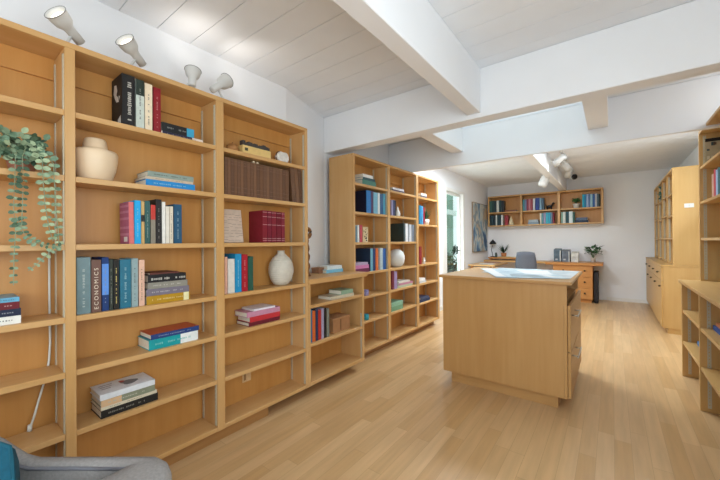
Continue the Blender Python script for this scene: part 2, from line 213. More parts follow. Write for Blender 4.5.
WALL_UP = [
    (-2.3642, -2.3078, 1.9155, 0.2798, 8.29, 0.16, '#3a6a66', 'teal book at the far left of the upper left wall shelf compartment', 'upper left compartment of wall shelf'),
    (-2.3012, -2.2568, 1.9155, 0.2849, 8.29, 0.16, '#274c4d', 'dark green book second from left in the upper left wall compartment', 'upper left compartment of wall shelf'),
    (-2.2502, -2.2017, 1.9155, 0.2759, 8.29, 0.16, '#31464f', 'dark slate book left of the white one in the upper left wall compartment', 'upper left compartment of wall shelf'),
    (-2.1951, -2.1515, 1.9155, 0.2813, 8.29, 0.16, '#e1e6e2', 'white book in the upper left wall compartment', 'upper left compartment of wall shelf'),
    (-2.1404, -2.0905, 1.9155, 0.279, 8.29, 0.16, '#2c4a52', 'dark petrol book right of the white one in the upper left wall compartment', 'upper left compartment of wall shelf'),
    (-2.084, -2.0345, 1.9155, 0.2698, 8.29, 0.16, '#233038', 'near black book at the right end of the upper left wall row', 'upper left compartment of wall shelf'),
    (-2.3673, -2.3202, 1.6045, 0.2454, 8.29, 0.16, '#1e3b46', 'dark teal book at the far left of the lower left wall compartment', 'lower left compartment of wall shelf'),
    (-2.3135, -2.2738, 1.6045, 0.2476, 8.29, 0.16, '#2b4a57', 'petrol blue book second in the lower left wall compartment', 'lower left compartment of wall shelf'),
    (-2.2671, -2.2231, 1.6045, 0.2474, 8.29, 0.16, '#22333c', 'blackish blue book left of the first white one, lower left wall compartment', 'lower left compartment of wall shelf'),
    (-2.2165, -2.191, 1.6045, 0.25, 8.29, 0.16, '#dfe6e4', 'first white book in the lower left wall compartment', 'lower left compartment of wall shelf'),
    (-2.1844, -2.1455, 1.6045, 0.2479, 8.29, 0.16, '#26444e', 'dark teal book between the two white ones, lower left wall compartment', 'lower left compartment of wall shelf'),
    (-2.1389, -2.1002, 1.6045, 0.2502, 8.29, 0.16, '#203540', 'black teal book right before the second white one, lower left wall compartment', 'lower left compartment of wall shelf'),
    (-2.0937, -2.0598, 1.6045, 0.2431, 8.29, 0.16, '#e6e8e5', 'second white book in the lower left wall compartment', 'lower left compartment of wall shelf'),
    (-2.0132, -1.9444, 1.6045, 0.2261, 8.29, 0.16, '#9c2f3c', 'red book beside the cream ornament on the wall shelf', 'lower left compartment of wall shelf'),
    (-1.6217, -1.5862, 1.9155, 0.254, 8.29, 0.16, '#3f8c94', 'teal book at the left end of the upper middle wall row', 'upper middle compartment of wall shelf'),
    (-1.58, -1.5489, 1.9155, 0.2576, 8.29, 0.16, '#7d8fb3', 'periwinkle book second in the upper middle wall row', 'upper middle compartment of wall shelf'),
    (-1.5428, -1.5077, 1.9155, 0.2589, 8.29, 0.16, '#8e2f47', 'crimson book left of the pink one in the upper middle wall row', 'upper middle compartment of wall shelf'),
    (-1.5016, -1.4668, 1.9155, 0.2623, 8.29, 0.16, '#c9818c', 'pink book in the upper middle wall row', 'upper middle compartment of wall shelf'),
    (-1.4607, -1.4221, 1.9155, 0.2588, 8.29, 0.16, '#9c3c47', 'brick red book right of the pink one in the upper middle wall row', 'upper middle compartment of wall shelf'),
    (-1.412, -1.3737, 1.9155, 0.2637, 8.29, 0.16, '#dfe2e6', 'white book in the upper middle wall row', 'upper middle compartment of wall shelf'),
    (-1.3637, -1.2879, 1.9155, 0.2715, 8.29, 0.16, '#1f3f8c', 'royal blue book in the upper middle wall row', 'upper middle compartment of wall shelf'),
    (-1.28, -1.2465, 1.9155, 0.2662, 8.29, 0.16, '#8fb7d3', 'pale blue book between royal blue and slate ones on the wall shelf', 'upper middle compartment of wall shelf'),
    (-1.2405, -1.1955, 1.9155, 0.2624, 8.29, 0.16, '#3a5872', 'slate blue book next to the black animal ornament', 'upper middle compartment of wall shelf'),
    (-1.2788, -1.2492, 1.6045, 0.2395, 8.29, 0.16, '#e4dfcf', 'ivory book at the left end of the lower middle wall row', 'lower middle compartment of wall shelf'),
    (-1.2433, -1.21, 1.6045, 0.2418, 8.29, 0.16, '#5a8f9c', 'grey teal book beside the ivory one in the lower middle wall row', 'lower middle compartment of wall shelf'),
    (-1.2041, -1.1652, 1.6045, 0.2438, 8.29, 0.16, '#a59fbd', 'lilac grey book left of the cyan ones on the wall shelf', 'lower middle compartment of wall shelf'),
    (-1.1593, -1.1207, 1.6045, 0.2478, 8.29, 0.16, '#36b3cc', 'cyan book, left one of two in the lower middle wall row', 'lower middle compartment of wall shelf'),
    (-1.1149, -1.0709, 1.6045, 0.2494, 8.29, 0.16, '#2a9fbf', 'deeper cyan book right of the other cyan one on the wall shelf', 'lower middle compartment of wall shelf'),
    (-1.065, -1.0366, 1.6045, 0.2426, 8.29, 0.16, '#6d7f98', 'steel blue book beside the dark red one on the wall shelf', 'lower middle compartment of wall shelf'),
    (-1.0308, -1.0006, 1.6045, 0.2384, 8.29, 0.16, '#7a2433', 'dark red book at the right end of the lower middle wall row', 'lower middle compartment of wall shelf'),
    (-0.4896, -0.4623, 1.9155, 0.2701, 8.29, 0.16, '#23b0cf', 'bright cyan book next to the potted plant on the wall shelf', 'upper right compartment of wall shelf'),
    (-0.4568, -0.4245, 1.9155, 0.2731, 8.29, 0.16, '#1783b3', 'strong blue book second from the wall shelf plant', 'upper right compartment of wall shelf'),
    (-0.4191, -0.387, 1.9155, 0.2717, 8.29, 0.16, '#9fb3d6', 'pale periwinkle book third from the wall shelf plant', 'upper right compartment of wall shelf'),
    (-0.3816, -0.3566, 1.9155, 0.2727, 8.29, 0.16, '#5f7fb0', 'dusty blue book fourth from the wall shelf plant', 'upper right compartment of wall shelf'),
    (-0.3512, -0.3195, 1.9155, 0.2696, 8.29, 0.16, '#a6cfe0', 'ice blue book in the middle of the upper right wall row', 'upper right compartment of wall shelf'),
    (-0.3142, -0.2794, 1.9155, 0.2701, 8.29, 0.16, '#275a9c', 'deep blue book right of the ice blue one on the wall shelf', 'upper right compartment of wall shelf'),
    (-0.274, -0.2462, 1.9155, 0.2708, 8.29, 0.16, '#c3c2cc', 'light grey book near the right of the upper right wall row', 'upper right compartment of wall shelf'),
    (-0.2408, -0.2164, 1.9155, 0.2638, 8.29, 0.16, '#4b6470', 'grey petrol book second from right in the upper right wall row', 'upper right compartment of wall shelf'),
    (-0.2111, -0.1901, 1.9155, 0.2612, 8.29, 0.16, '#2f3c38', 'dark olive book at the right end of the upper right wall row', 'upper right compartment of wall shelf'),
    (-0.8733, -0.8421, 1.6045, 0.2378, 8.29, 0.16, '#7fa79c', 'sage book at the left end of the lower right wall row', 'lower right compartment of wall shelf'),
    (-0.8364, -0.7945, 1.6045, 0.2438, 8.29, 0.16, '#e6ece9', 'white book after the sage one in the lower right wall row', 'lower right compartment of wall shelf'),
    (-0.7889, -0.7328, 1.6045, 0.2448, 8.29, 0.16, '#2c5360', 'dark petrol book between the white ones in the lower right wall row', 'lower right compartment of wall shelf'),
    (-0.7272, -0.6647, 1.6045, 0.2452, 8.29, 0.16, '#d8e6ea', 'pale blue white book in the lower right wall row', 'lower right compartment of wall shelf'),
    (-0.6591, -0.6292, 1.6045, 0.2336, 8.29, 0.16, '#3d6a63', 'forest green book at the right end of the lower right wall row', 'lower right compartment of wall shelf'),
]
WALL_FLAT = [
    (-1.5178, -1.3037, 1.6045, 0.0531, 8.29, 0.17, '#7f94a2', 'blue grey book at the bottom of the flat pair in the middle wall shelf', 'flat pair on wall shelf'),
    (-1.5071, -1.3151, 1.6586, 0.0478, 8.29, 0.17, '#a8b6be', 'pale grey book lying on the blue grey one in the wall shelf', 'flat pair on wall shelf'),
    (-0.6211, -0.387, 1.6045, 0.0531, 8.29, 0.17, '#2b3b52', 'dark navy book at the bottom of the flat pair in the lower right wall compartment', 'navy flat pair on wall shelf'),
    (-0.603, -0.4036, 1.6586, 0.0531, 8.29, 0.17, '#4b5d78', 'slate navy book on top of the flat pair in the lower right wall compartment', 'navy flat pair on wall shelf'),
    (-2.0177, -1.7667, 1.9155, 0.0372, 8.29, 0.17, '#7b4632', 'brown flat book lying right of the dark books in the upper left wall compartment', 'brown flat book on wall shelf'),
]

# ------------------------------------------------------------------ materials
MATS = {}
def new_mat(name):
    m = bpy.data.materials.new(name)
    m.use_nodes = True
    return m, m.node_tree.nodes, m.node_tree.links, m.node_tree.nodes['Principled BSDF']

def plain(hexc, rough=.55, metal=0, noise=.06, scale=30, bump=0, emit=0, spec=.4):
    key = (hexc, rough, metal, noise, scale, bump, emit)
    if key in MATS: return MATS[key]
    m, n, l, p = new_mat('mat_' + hexc.strip('#'))
    c = lin(hexc)
    p.inputs['Roughness'].default_value = rough
    p.inputs['Metallic'].default_value = metal
    p.inputs['Specular IOR Level'].default_value = spec
    if noise:
        tc = n.new('ShaderNodeTexCoord'); nz = n.new('ShaderNodeTexNoise'); nz.inputs['Scale'].default_value = scale
        mx = n.new('ShaderNodeMix'); mx.data_type = 'RGBA'
        l.new(tc.outputs['Object'], nz.inputs['Vector'])
        mr = n.new('ShaderNodeMapRange'); mr.inputs[1].default_value = .3; mr.inputs[2].default_value = .7
        l.new(nz.outputs['Fac'], mr.inputs[0]); l.new(mr.outputs[0], mx.inputs[0])
        mx.inputs[6].default_value = tuple(max(0, v * (1 - noise)) for v in c[:3]) + (1,)
        mx.inputs[7].default_value = tuple(min(1, v * (1 + noise)) for v in c[:3]) + (1,)
        l.new(mx.outputs[2], p.inputs['Base Color'])
        if bump:
            b = n.new('ShaderNodeBump'); b.inputs['Strength'].default_value = bump; b.inputs['Distance'].default_value = .004
            l.new(nz.outputs['Fac'], b.inputs['Height']); l.new(b.outputs[0], p.inputs['Normal'])
    else:
        p.inputs['Base Color'].default_value = c
    if emit:
        p.inputs['Emission Color'].default_value = c
        p.inputs['Emission Strength'].default_value = emit
    MATS[key] = m
    return m

def wood(name, a, b, axis, rough=.38, stretch=14):
    """grain running along one axis"""
    m, n, l, p = new_mat(name)
    tc = n.new('ShaderNodeTexCoord'); mp = n.new('ShaderNodeMapping')
    s = [stretch, stretch, stretch]; s[axis] = .8
    mp.inputs['Scale'].default_value = s
    nz = n.new('ShaderNodeTexNoise'); nz.inputs['Scale'].default_value = 1.6; nz.inputs['Detail'].default_value = 6; nz.inputs['Roughness'].default_value = .6
    n2 = n.new('ShaderNodeTexNoise'); n2.inputs['Scale'].default_value = 1.3; n2.inputs['Detail'].default_value = 2
    l.new(tc.outputs['Object'], mp.inputs[0]); l.new(mp.outputs[0], nz.inputs['Vector']); l.new(tc.outputs['Object'], n2.inputs['Vector'])
    ad = n.new('ShaderNodeMath'); ad.operation = 'MULTIPLY_ADD'; ad.inputs[1].default_value = .5
    l.new(n2.outputs['Fac'], ad.inputs[0]); 
    h = n.new('ShaderNodeMath'); h.operation = 'MULTIPLY'; h.inputs[1].default_value = .5
    l.new(nz.outputs['Fac'], h.inputs[0]); l.new(h.outputs[0], ad.inputs[2])
    cr = n.new('ShaderNodeValToRGB')
    cr.color_ramp.elements[0].position = .36; cr.color_ramp.elements[0].color = lin(b)
    cr.color_ramp.elements[1].position = .64; cr.color_ramp.elements[1].color = lin(a)
    l.new(ad.outputs[0], cr.inputs[0]); l.new(cr.outputs[0], p.inputs['Base Color'])
    p.inputs['Roughness'].default_value = rough
    p.inputs['Specular IOR Level'].default_value = .4
    return m

MAPLE = [wood('maple_grain_' + 'xyz'[i], '#d3a974', '#c7985d', i) for i in range(3)]
MAPLE_BACK = wood('maple_back_panel', '#ca9453', '#bd8444', 2)
MAPLE_PALE = [wood('pale_maple_' + 'xyz'[i], '#cfa86e', '#c49a5d', i) for i in range(3)]
CHERRY = [wood('cherry_grain_' + 'xyz'[i], '#cf9356', '#c08045', i) for i in range(3)]
ISLAND_W = [wood('island_maple_' + 'xyz'[i], '#c69a63', '#ba8c54', i) for i in range(3)]

KICK = wood('brown_kick_wood', '#b08250', '#a17343', 1)
def floor_mat():
    m, n, l, p = new_mat('maple_plank_floor')
    tc = n.new('ShaderNodeTexCoord'); sp = n.new('ShaderNodeSeparateXYZ')
    l.new(tc.outputs['Object'], sp.inputs[0])
    def M(op, a, b=None, c=None):
        k = n.new('ShaderNodeMath'); k.operation = op
        for i, v in enumerate((a, b, c)):
            if v is None: continue
            if hasattr(v, 'is_linked'): l.new(v, k.inputs[i])
            else: k.inputs[i].default_value = v
        return k.outputs[0]
    W, L = .083, .95
    xr = M('DIVIDE', sp.outputs[0], W); row = M('FLOOR', xr); fx = M('FRACT', xr)
    wn = n.new('ShaderNodeTexWhiteNoise'); wn.noise_dimensions = '1D'; l.new(row, wn.inputs['W'])
    yr = M('ADD', M('DIVIDE', sp.outputs[1], L), M('MULTIPLY', wn.outputs['Value'], 7.3))
    col = M('FLOOR', yr); fy = M('FRACT', yr)
    cv = n.new('ShaderNodeCombineXYZ'); l.new(row, cv.inputs[0]); l.new(col, cv.inputs[1])
    w2 = n.new('ShaderNodeTexWhiteNoise'); w2.noise_dimensions = '2D'; l.new(cv.outputs[0], w2.inputs['Vector'])
    cr = n.new('ShaderNodeValToRGB')
    e = cr.color_ramp.elements
    e[0].position = 0; e[0].color = lin('#c9a06e')
    e[1].position = 1; e[1].color = lin('#d8b384')
    k = cr.color_ramp.elements.new(.4); k.color = lin('#d0aa7b')
    k = cr.color_ramp.elements.new(.75); k.color = lin('#d6b182')
    l.new(w2.outputs['Value'], cr.inputs[0])
    mp = n.new('ShaderNodeMapping'); mp.inputs['Scale'].default_value = (30, 2.2, 1)
    l.new(tc.outputs['Object'], mp.inputs[0])
    nz = n.new('ShaderNodeTexNoise'); nz.inputs['Scale'].default_value = 1; nz.inputs['Detail'].default_value = 5
    l.new(mp.outputs[0], nz.inputs['Vector'])
    mx = n.new('ShaderNodeMix'); mx.data_type = 'RGBA'; mx.blend_type = 'MULTIPLY'
    mr = n.new('ShaderNodeMapRange'); mr.inputs[1].default_value = .3; mr.inputs[2].default_value = .7; mr.inputs[3].default_value = .88; mr.inputs[4].default_value = 1.04
    l.new(nz.outputs['Fac'], mr.inputs[0])
    mx.inputs[0].default_value = 1
    l.new(cr.outputs[0], mx.inputs[6]); l.new(mr.outputs[0], mx.inputs[7])
    # seams
    sx = M('MINIMUM', fx, M('SUBTRACT', 1, fx)); sy = M('MINIMUM', fy, M('SUBTRACT', 1, fy))
    gx = M('GREATER_THAN', sx, .012); gy = M('GREATER_THAN', sy, .0014)
    g = M('MULTIPLY', gx, gy)
    m2 = n.new('ShaderNodeMix'); m2.data_type = 'RGBA'
    l.new(g, m2.inputs[0]); m2.inputs[6].default_value = lin('#b8946a'); l.new(mx.outputs[2], m2.inputs[7])
    l.new(m2.outputs[2], p.inputs['Base Color'])
    p.inputs['Roughness'].default_value = .3
    p.inputs['Specular IOR Level'].default_value = .42
    return m
FLOOR = floor_mat()
WHITE = plain('#f1f2f5', .85, noise=.01, scale=3)
CEIL = plain('#eef1f6', .8, noise=.015, scale=5)
TRIM = plain('#f0f1f4', .7, noise=.01, scale=4)
WHITE_GLOSS = plain('#ecebe8', .35, noise=0)
LAMP_W = plain('#cfcecb', .45, noise=0)
STEEL = plain('#c3bda9', .45, .15, noise=.05, scale=200)
BRONZE = plain('#4a3b2c', .4, .6, noise=.1)
NICKEL = plain('#c9c4b8', .3, .8, noise=.03)
PAGES = plain('#e9e3d2', .9, noise=.05, scale=150)
BLACK = plain('#18171a', .6)
DARKGAP = plain('#6b4626', .8)

def glass(name, tint='#f2f7f5', fac=.12):
    m, n, l, p = new_mat(name)
    n.remove(p)
    t = n.new('ShaderNodeBsdfTransparent'); t.inputs[0].default_value = lin(tint)
    g = n.new('ShaderNodeBsdfGlossy'); g.inputs['Roughness'].default_value = .03
    mx = n.new('ShaderNodeMixShader'); mx.inputs[0].default_value = fac
    l.new(t.outputs[0], mx.inputs[1]); l.new(g.outputs[0], mx.inputs[2])
    l.new(mx.outputs[0], n['Material Output'].inputs[0])
    return m
GLASS = glass('clear_glass')

# ------------------------------------------------------------------ mesh collecting
WO = {}                      # world origin of each empty / parent
class MB:
    def __init__(s): s.v = []; s.f = []; s.mi = []; s.sm = []; s.cur = 0; s.smooth = False
    def add(s, vs, fs):
        k = len(s.v)
        s.v += [tuple(v) for v in vs]
        for f in fs:
            s.f.append(tuple(k + i for i in f)); s.mi.append(s.cur); s.sm.append(s.smooth)
        return s
    def box(s, x0, x1, y0, y1, z0, z1):
        return s.add([(x0, y0, z0), (x1, y0, z0), (x1, y1, z0), (x0, y1, z0), (x0, y0, z1), (x1, y0, z1), (x1, y1, z1), (x0, y1, z1)],
                     [(0, 3, 2, 1), (4, 5, 6, 7), (0, 1, 5, 4), (1, 2, 6, 5), (2, 3, 7, 6), (3, 0, 4, 7)])
    def prism(s, poly, z0, z1):
        n = len(poly)
        return s.add([(x, y, z0) for x, y in poly] + [(x, y, z1) for x, y in poly],
                     [tuple(range(n - 1, -1, -1)), tuple(range(n, 2 * n))] + [(i, (i + 1) % n, n + (i + 1) % n, n + i) for i in range(n)])
    def quad(s, a, b, c, d): return s.add([a, b, c, d], [(0, 1, 2, 3)])
    def rings(s, rings, closed=False, caps=True):
        n = len(rings[0]); vs = [v for r in rings for v in r]; fs = []
        R = len(rings)
        for i in range(R if closed else R - 1):
            j = (i + 1) % R
            for k in range(n): fs.append((i * n + k, i * n + (k + 1) % n, j * n + (k + 1) % n, j * n + k))
        if caps and not closed:
            fs.append(tuple(range(n - 1, -1, -1))); fs.append(tuple((R - 1) * n + k for k in range(n)))
        return s.add(vs, fs)
    def tube(s, pts, r, n=10):
        pts = [Vector(p) for p in pts]; rs = r if isinstance(r, (list, tuple)) else [r] * len(pts)
        out = []; ref = None
        for i, p in enumerate(pts):
            d = (pts[min(i + 1, len(pts) - 1)] - pts[max(i - 1, 0)]).normalized()
            if ref is None:
                ref = Vector((0, 0, 1)) if abs(d.z) < .9 else Vector((1, 0, 0))
            a = d.cross(ref).normalized(); b = d.cross(a).normalized(); ref = -b if False else ref
            out.append([p + (a * math.cos(t) + b * math.sin(t)) * rs[i] for t in [2 * PI * k / n for k in range(n)]])
        o = s.smooth; s.smooth = n > 6; s.rings(out); s.smooth = o
        return s
    def lathe(s, prof, c=(0, 0, 0), n=28):
        out = [[(c[0] + r * math.cos(2 * PI * k / n), c[1] + r * math.sin(2 * PI * k / n), c[2] + z) for k in range(n)] for r, z in prof]
        o = s.smooth; s.smooth = True; s.rings(out); s.smooth = o
        return s
    def sphere(s, c, r, n=14, m=9, sc=(1, 1, 1)):
        return s.add(*_sph(c, r, n, m, sc)) if False else s._sph(c, r, n, m, sc)
    def _sph(s, c, r, n, m, sc):
        prof = [(r * max(.02, math.sin(PI * i / m)), -r * math.cos(PI * i / m)) for i in range(m + 1)]
        out = [[(c[0] + q * math.cos(2 * PI * k / n) * sc[0], c[1] + q * math.sin(2 * PI * k / n) * sc[1], c[2] + z * sc[2]) for k in range(n)] for q, z in prof]
        o = s.smooth; s.smooth = True; s.rings(out); s.smooth = o
        return s
    def build(s, name, mat, parent=None, local=False, bevel=0, seg=1, sub=0):
        off = Vector((0, 0, 0))
        if parent is not None and not local: off = WO.get(parent.name, Vector((0, 0, 0)))
        me = bpy.data.meshes.new(name)
        me.from_pydata([tuple(Vector(v) - off) for v in s.v], [], s.f)
        for m in (mat if isinstance(mat, (list, tuple)) else [mat]): me.materials.append(m)
        me.polygons.foreach_set('material_index', s.mi)
        me.polygons.foreach_set('use_smooth', s.sm)
        me.update()
        o = bpy.data.objects.new(name, me)
        C.objects.link(o)
        if parent is not None:
            o.parent = parent
            WO[o.name] = off
        if bevel:
            b = o.modifiers.new('bevel', 'BEVEL'); b.width = bevel; b.segments = seg; b.limit_method = 'ANGLE'
        if sub:
            b = o.modifiers.new('sub', 'SUBSURF'); b.levels = sub; b.render_levels = sub
        return o

def tag(o, label=None, cat=None, group=None, kind=None):
    if label: o['label'] = label
    if cat: o['category'] = cat
    if group: o['group'] = group
    if kind: o['kind'] = kind
    return o
def thing(name, label, cat, loc=(0, 0, 0), rot=(0, 0, 0), group=None):
    o = bpy.data.objects.new(name, None)
    o.empty_display_size = .05
    C.objects.link(o)
    o.location = loc; o.rotation_euler = rot
    WO[o.name] = Vector(loc)
    return tag(o, label, cat, group)
def struct(name, mb, mat, parent=None, **k):
    o = mb.build(name, mat, parent, **k)
    if parent is None: o['kind'] = 'structure'
    return o

# ------------------------------------------------------------------ room shell
XA, XB, XR, YR, YB, CEILZ = -2.24, -2.46, .985, -2.72, 8.5, 2.58
struct('floor', MB().box(-2.75, 1.15, -2.9, 8.7, -.12, 0), FLOOR)
# left wall: near part, slanted part, far part with the door opening
m = MB()
m.prism([(XA, YR), (XA, 1.9), (XB, 2.6), (XB, 5.70), (XB - .14, 5.70), (XB - .14, YR)], 0, 2.72)
m.box(XB - .14, XB, 5.70, 6.80, 2.215, 2.72)
m.box(XB - .14, XB, 6.80, YB + .15, 0, 2.72)
struct('wall_left', m, WHITE)
struct('wall_back', MB().box(XB, XR + .15, YB, YB + .15, 0, 2.72), WHITE)
m = MB()                                          # right wall with openings for the added windows
for a, b, c, d in ((YR, -1.95, 0, 2.72), (-1.95, 1.35, 0, .7), (-1.95, 1.35, 2.3, 2.72), (1.35, 2.78, 0, 2.72), (2.78, 3.86, 0, 2.235), (2.78, 3.86, 2.51, 2.72), (3.86, 4.45, 0, 2.72), (4.45, 5.7, 0, .8), (4.45, 5.7, 2.4, 2.72), (5.7, YB, 0, 2.72)):
    m.box(XR, XR + .15, a, b, c, d)
struct('wall_right', m, WHITE)
m = MB()
for a, b, c, d in ((XB, -1.95, 0, 2.72), (-1.95, .75, 0, .5), (-1.95, .75, 2.42, 2.72), (.75, XR + .15, 0, 2.72)):
    m.box(a, b, YR - .15, YR, c, d)
struct('wall_rear', m, WHITE)
def window(name, axis, pos, a0, a1, z0, z1, n=2):
    m = MB(); g = MB(); t = .05
    def bx(mb, a, b, c, d, dd=.05):
        if axis == 'x': mb.box(pos + .04, pos + .04 + dd, a, b, c, d)
        else: mb.box(a, b, pos - .04 - dd, pos - .04, c, d)
    bx(m, a0, a0 + t, z0, z1); bx(m, a1 - t, a1, z0, z1); bx(m, a0 + t, a1 - t, z0, z0 + t); bx(m, a0 + t, a1 - t, z1 - t, z1)
    for i in range(1, n):
        c = a0 + (a1 - a0) * i / n; bx(m, c - .025, c + .025, z0 + t, z1 - t)
    bx(g, a0 + t, a1 - t, z0 + t, z1 - t, .006)
    o = struct(name, m, WHITE_GLOSS)
    struct('pane', g, GLASS, o)
window('window_1', 'x', XR, -1.95, 1.35, .7, 2.3, 3)  # unseen, added as the opening for the right-hand fill
window('window_2', 'x', XR, 4.45, 5.7, .8, 2.4, 2)  # unseen, added as a light source between the right units
window('window_7', 'x', XR, 2.78, 3.86, 2.235, 2.51, 2)  # unseen high opening, invented to brighten the header
window('window_3', 'y', YR, -1.95, .75, .5, 2.42, 3)  # behind the camera, added for even light in the room
# ceiling boards running across the room, with the skylight opening between the beams
SKS = [(-1.41, -.18, 2.742, 3.898), (-1.95, -1.05, 4.3, 5.4), (-.55, .35, 4.3, 5.4)]  # last two openings are unseen, added to light the far room
def minus(x0, x1, y0, y1):
    """rectangles of a ceiling strip left over around the openings"""
    cuts = sorted({y0, y1} | {v for q in SKS for v in q[2:] if y0 < v < y1})
    out = []
    for p, q in zip(cuts[:-1], cuts[1:]):
        if q - p < .0015: continue
        xs = [(x0, x1)]
        for a, c, d, e in SKS:
            if d < (p + q) / 2 < e:
                xs = [r for u, v in xs for r in ((u, min(v, a)), (max(u, c), v)) if r[1] - r[0] > .001]
        out += [(u, v, p, q) for u, v in xs]
    return out
m = MB()
first = .676 - .2 * 18
ys = [first + .2 * k for k in range(63) if first + .2 * k < 8.7]
for a, c in zip(ys[:-1], ys[1:]):
    for u, v, p, q in minus(-2.62, 1.14, a + .002, c - .002): m.box(u, v, p, q, CEILZ, CEILZ + .03)
for u, v, p, q in minus(-2.62, 1.14, -2.92, 8.66): m.box(u, v, p, q, CEILZ + .031, CEILZ + .16)
struct('ceiling', m, CEIL)
for k, SK in enumerate(SKS):                        # shafts of the skylight and the two added far light openings
    m = MB()
    z0, z1 = CEILZ + .165, 3.2 if k == 0 else 2.82
    m.box(SK[0] - .06, SK[0], SK[2] - .06, SK[3] + .06, z0, z1); m.box(SK[1], SK[1] + .06, SK[2] - .06, SK[3] + .06, z0, z1)
    m.box(SK[0], SK[1], SK[2] - .06, SK[2], z0, z1); m.box(SK[0], SK[1], SK[3], SK[3] + .06, z0, z1)
    sh = struct('window_%d' % (4 + k), m, WHITE)
    struct('pane', MB().box(SK[0] - .05, SK[1] + .05, SK[2] - .05, SK[3] + .05, z1 + .001, z1 + .01), GLASS, sh)
# beams
struct('trim_1', MB().box(XB + .002, XR, 2.6, 2.74, 2.2, CEILZ - .001), TRIM, bevel=.004)        # cross beam
struct('trim_2', MB().box(XB + .002, XR, 3.90, 3.95, 2.158, CEILZ - .001), TRIM, bevel=.003)     # header
struct('trim_3', MB().box(-.905, -.80, YR, 2.598, 2.235, CEILZ - .001), TRIM, bevel=.004)        # long beam over the near room
struct('trim_4', MB().box(-1.55, -1.412, 2.742, 3.898, 2.31, CEILZ - .001), TRIM, bevel=.004)
struct('trim_5', MB().box(-.178, -.02, 2.742, 3.898, 2.31, CEILZ - .001), TRIM, bevel=.004)
struct('trim_6', MB().box(-.90, -.78, 3.952, YB, 2.31, CEILZ - .001), TRIM, bevel=.004)         # long beam over the far room
# baseboards where the walls are bare
struct('baseboard_back', MB().box(-.1, .55, YB - .014, YB - .001, 0, .07), WHITE_GLOSS)
struct('baseboard_left', MB().box(XB + .001, XB + .014, 4.75, 5.66, 0, .07).box(XB + .001, XB + .014, 6.86, 6.95, 0, .07), WHITE_GLOSS)

# glass door in the left wall
m = MB()
m.box(XB - .10, XB + .03, 5.665, 5.85, .0, 2.245).box(XB - .10, XB + .03, 6.70, 6.80, .0, 2.245).box(XB - .10, XB + .03, 5.85, 6.70, 2.19, 2.245)
d1 = struct('door_1', m, WHITE_GLOSS, bevel=.004)
m = MB()
m.box(XB - .07, XB - .03, 5.853, 5.90, .01, 2.185).box(XB - .07, XB - .03, 6.64, 6.697, .01, 2.185).box(XB - .07, XB - .03, 5.90, 6.64, .01, .10).box(XB - .07, XB - .03, 5.90, 6.64, 2.14, 2.185)
struct('door_leaf', m, WHITE_GLOSS, d1)
struct('pane', MB().box(XB - .054, XB - .046, 5.90, 6.64, .10, 2.14), glass('door_glass', '#eaf3ee', .1), d1)
struct('door_handle', MB().box(XB - .03, XB - .012, 6.46, 6.50, .98, 1.14).tube([(XB - .012, 6.48, 1.05), (XB + .03, 6.48, 1.05)], .009).tube([(XB + .03, 6.48, 1.05), (XB + .03, 6.38, 1.05)], .009), BLACK, d1)

# outside the glass door
struct('ground', MB().box(-6.2, -2.62, 3.5, 12.5, -.12, -.02), plain('#b9b4a6', .9, scale=8))
m = MB()
for i in range(46):
    m.box(-4.6, -4.56, 4.2 + i * .16, 4.35 + i * .16, 0, 2.9)
tag(m.build('garden_fence', plain('#86a393', .8, noise=.15, scale=3)), 'pale green board fence seen through the glass door', 'fence')
tag(MB().box(-3.9, -3.8, 4.5, 11.5, 2.02, 2.16).build('pergola_beam', plain('#e6efe9', .7)), 'white horizontal pergola beam outside the glass door', 'beam')
for xx, yy in ((-3.9, 4.6), (-3.9, 11.3)):
    pass

def leaf_verts(base, direction, up, ln, wd, fold=.15):
    d = Vector(direction).normalized(); u = Vector(up)
    s = d.cross(u)
    if s.length < 1e-4: s = d.cross(Vector((1, 0, .1)))
    s.normalize(); nrm = s.cross(d).normalized(); b = Vector(base)
    p = [b, b + d * ln * .45 + s * wd * .5 + nrm * wd * fold, b + d * ln, b + d * ln * .45 - s * wd * .5 + nrm * wd * fold, b + d * ln * .5]
    return p, [(0, 1, 4), (1, 2, 4), (2, 3, 4), (3, 0, 4)]
random.seed(4)
def rv(): return Vector((random.uniform(-1, 1), random.uniform(-1, 1), random.uniform(-1, 1)))
sb = thing('garden_shrub', 'dark leafy shrub outside the lower part of the glass door', 'plant', (-3.3, 7.75, -.02))
m = MB(); st = MB()
for i in range(16):
    a = random.uniform(0, 2 * PI); tip = Vector((-3.3 + .45 * math.cos(a), 7.75 + .75 * math.sin(a), random.uniform(.65, 1.12)))
    st.tube([(-3.3, 7.75, -.02), ((-3.3 + tip.x) / 2, (7.75 + tip.y) / 2, tip.z * .6), tip], [.015, .01, .005], 6)
    for j in range(12):
        t = random.uniform(.45, 1); base = Vector((-3.3, 7.75, 0)).lerp(tip, t)
        m.add(*leaf_verts(base, rv() + Vector((0, 0, .3)), (0, 0, 1), random.uniform(.2, .34), .11))
m.build('foliage', plain('#3f5a45', .6, noise=.3, scale=9), sb)
st.build('stems', plain('#5c5442', .8), sb)

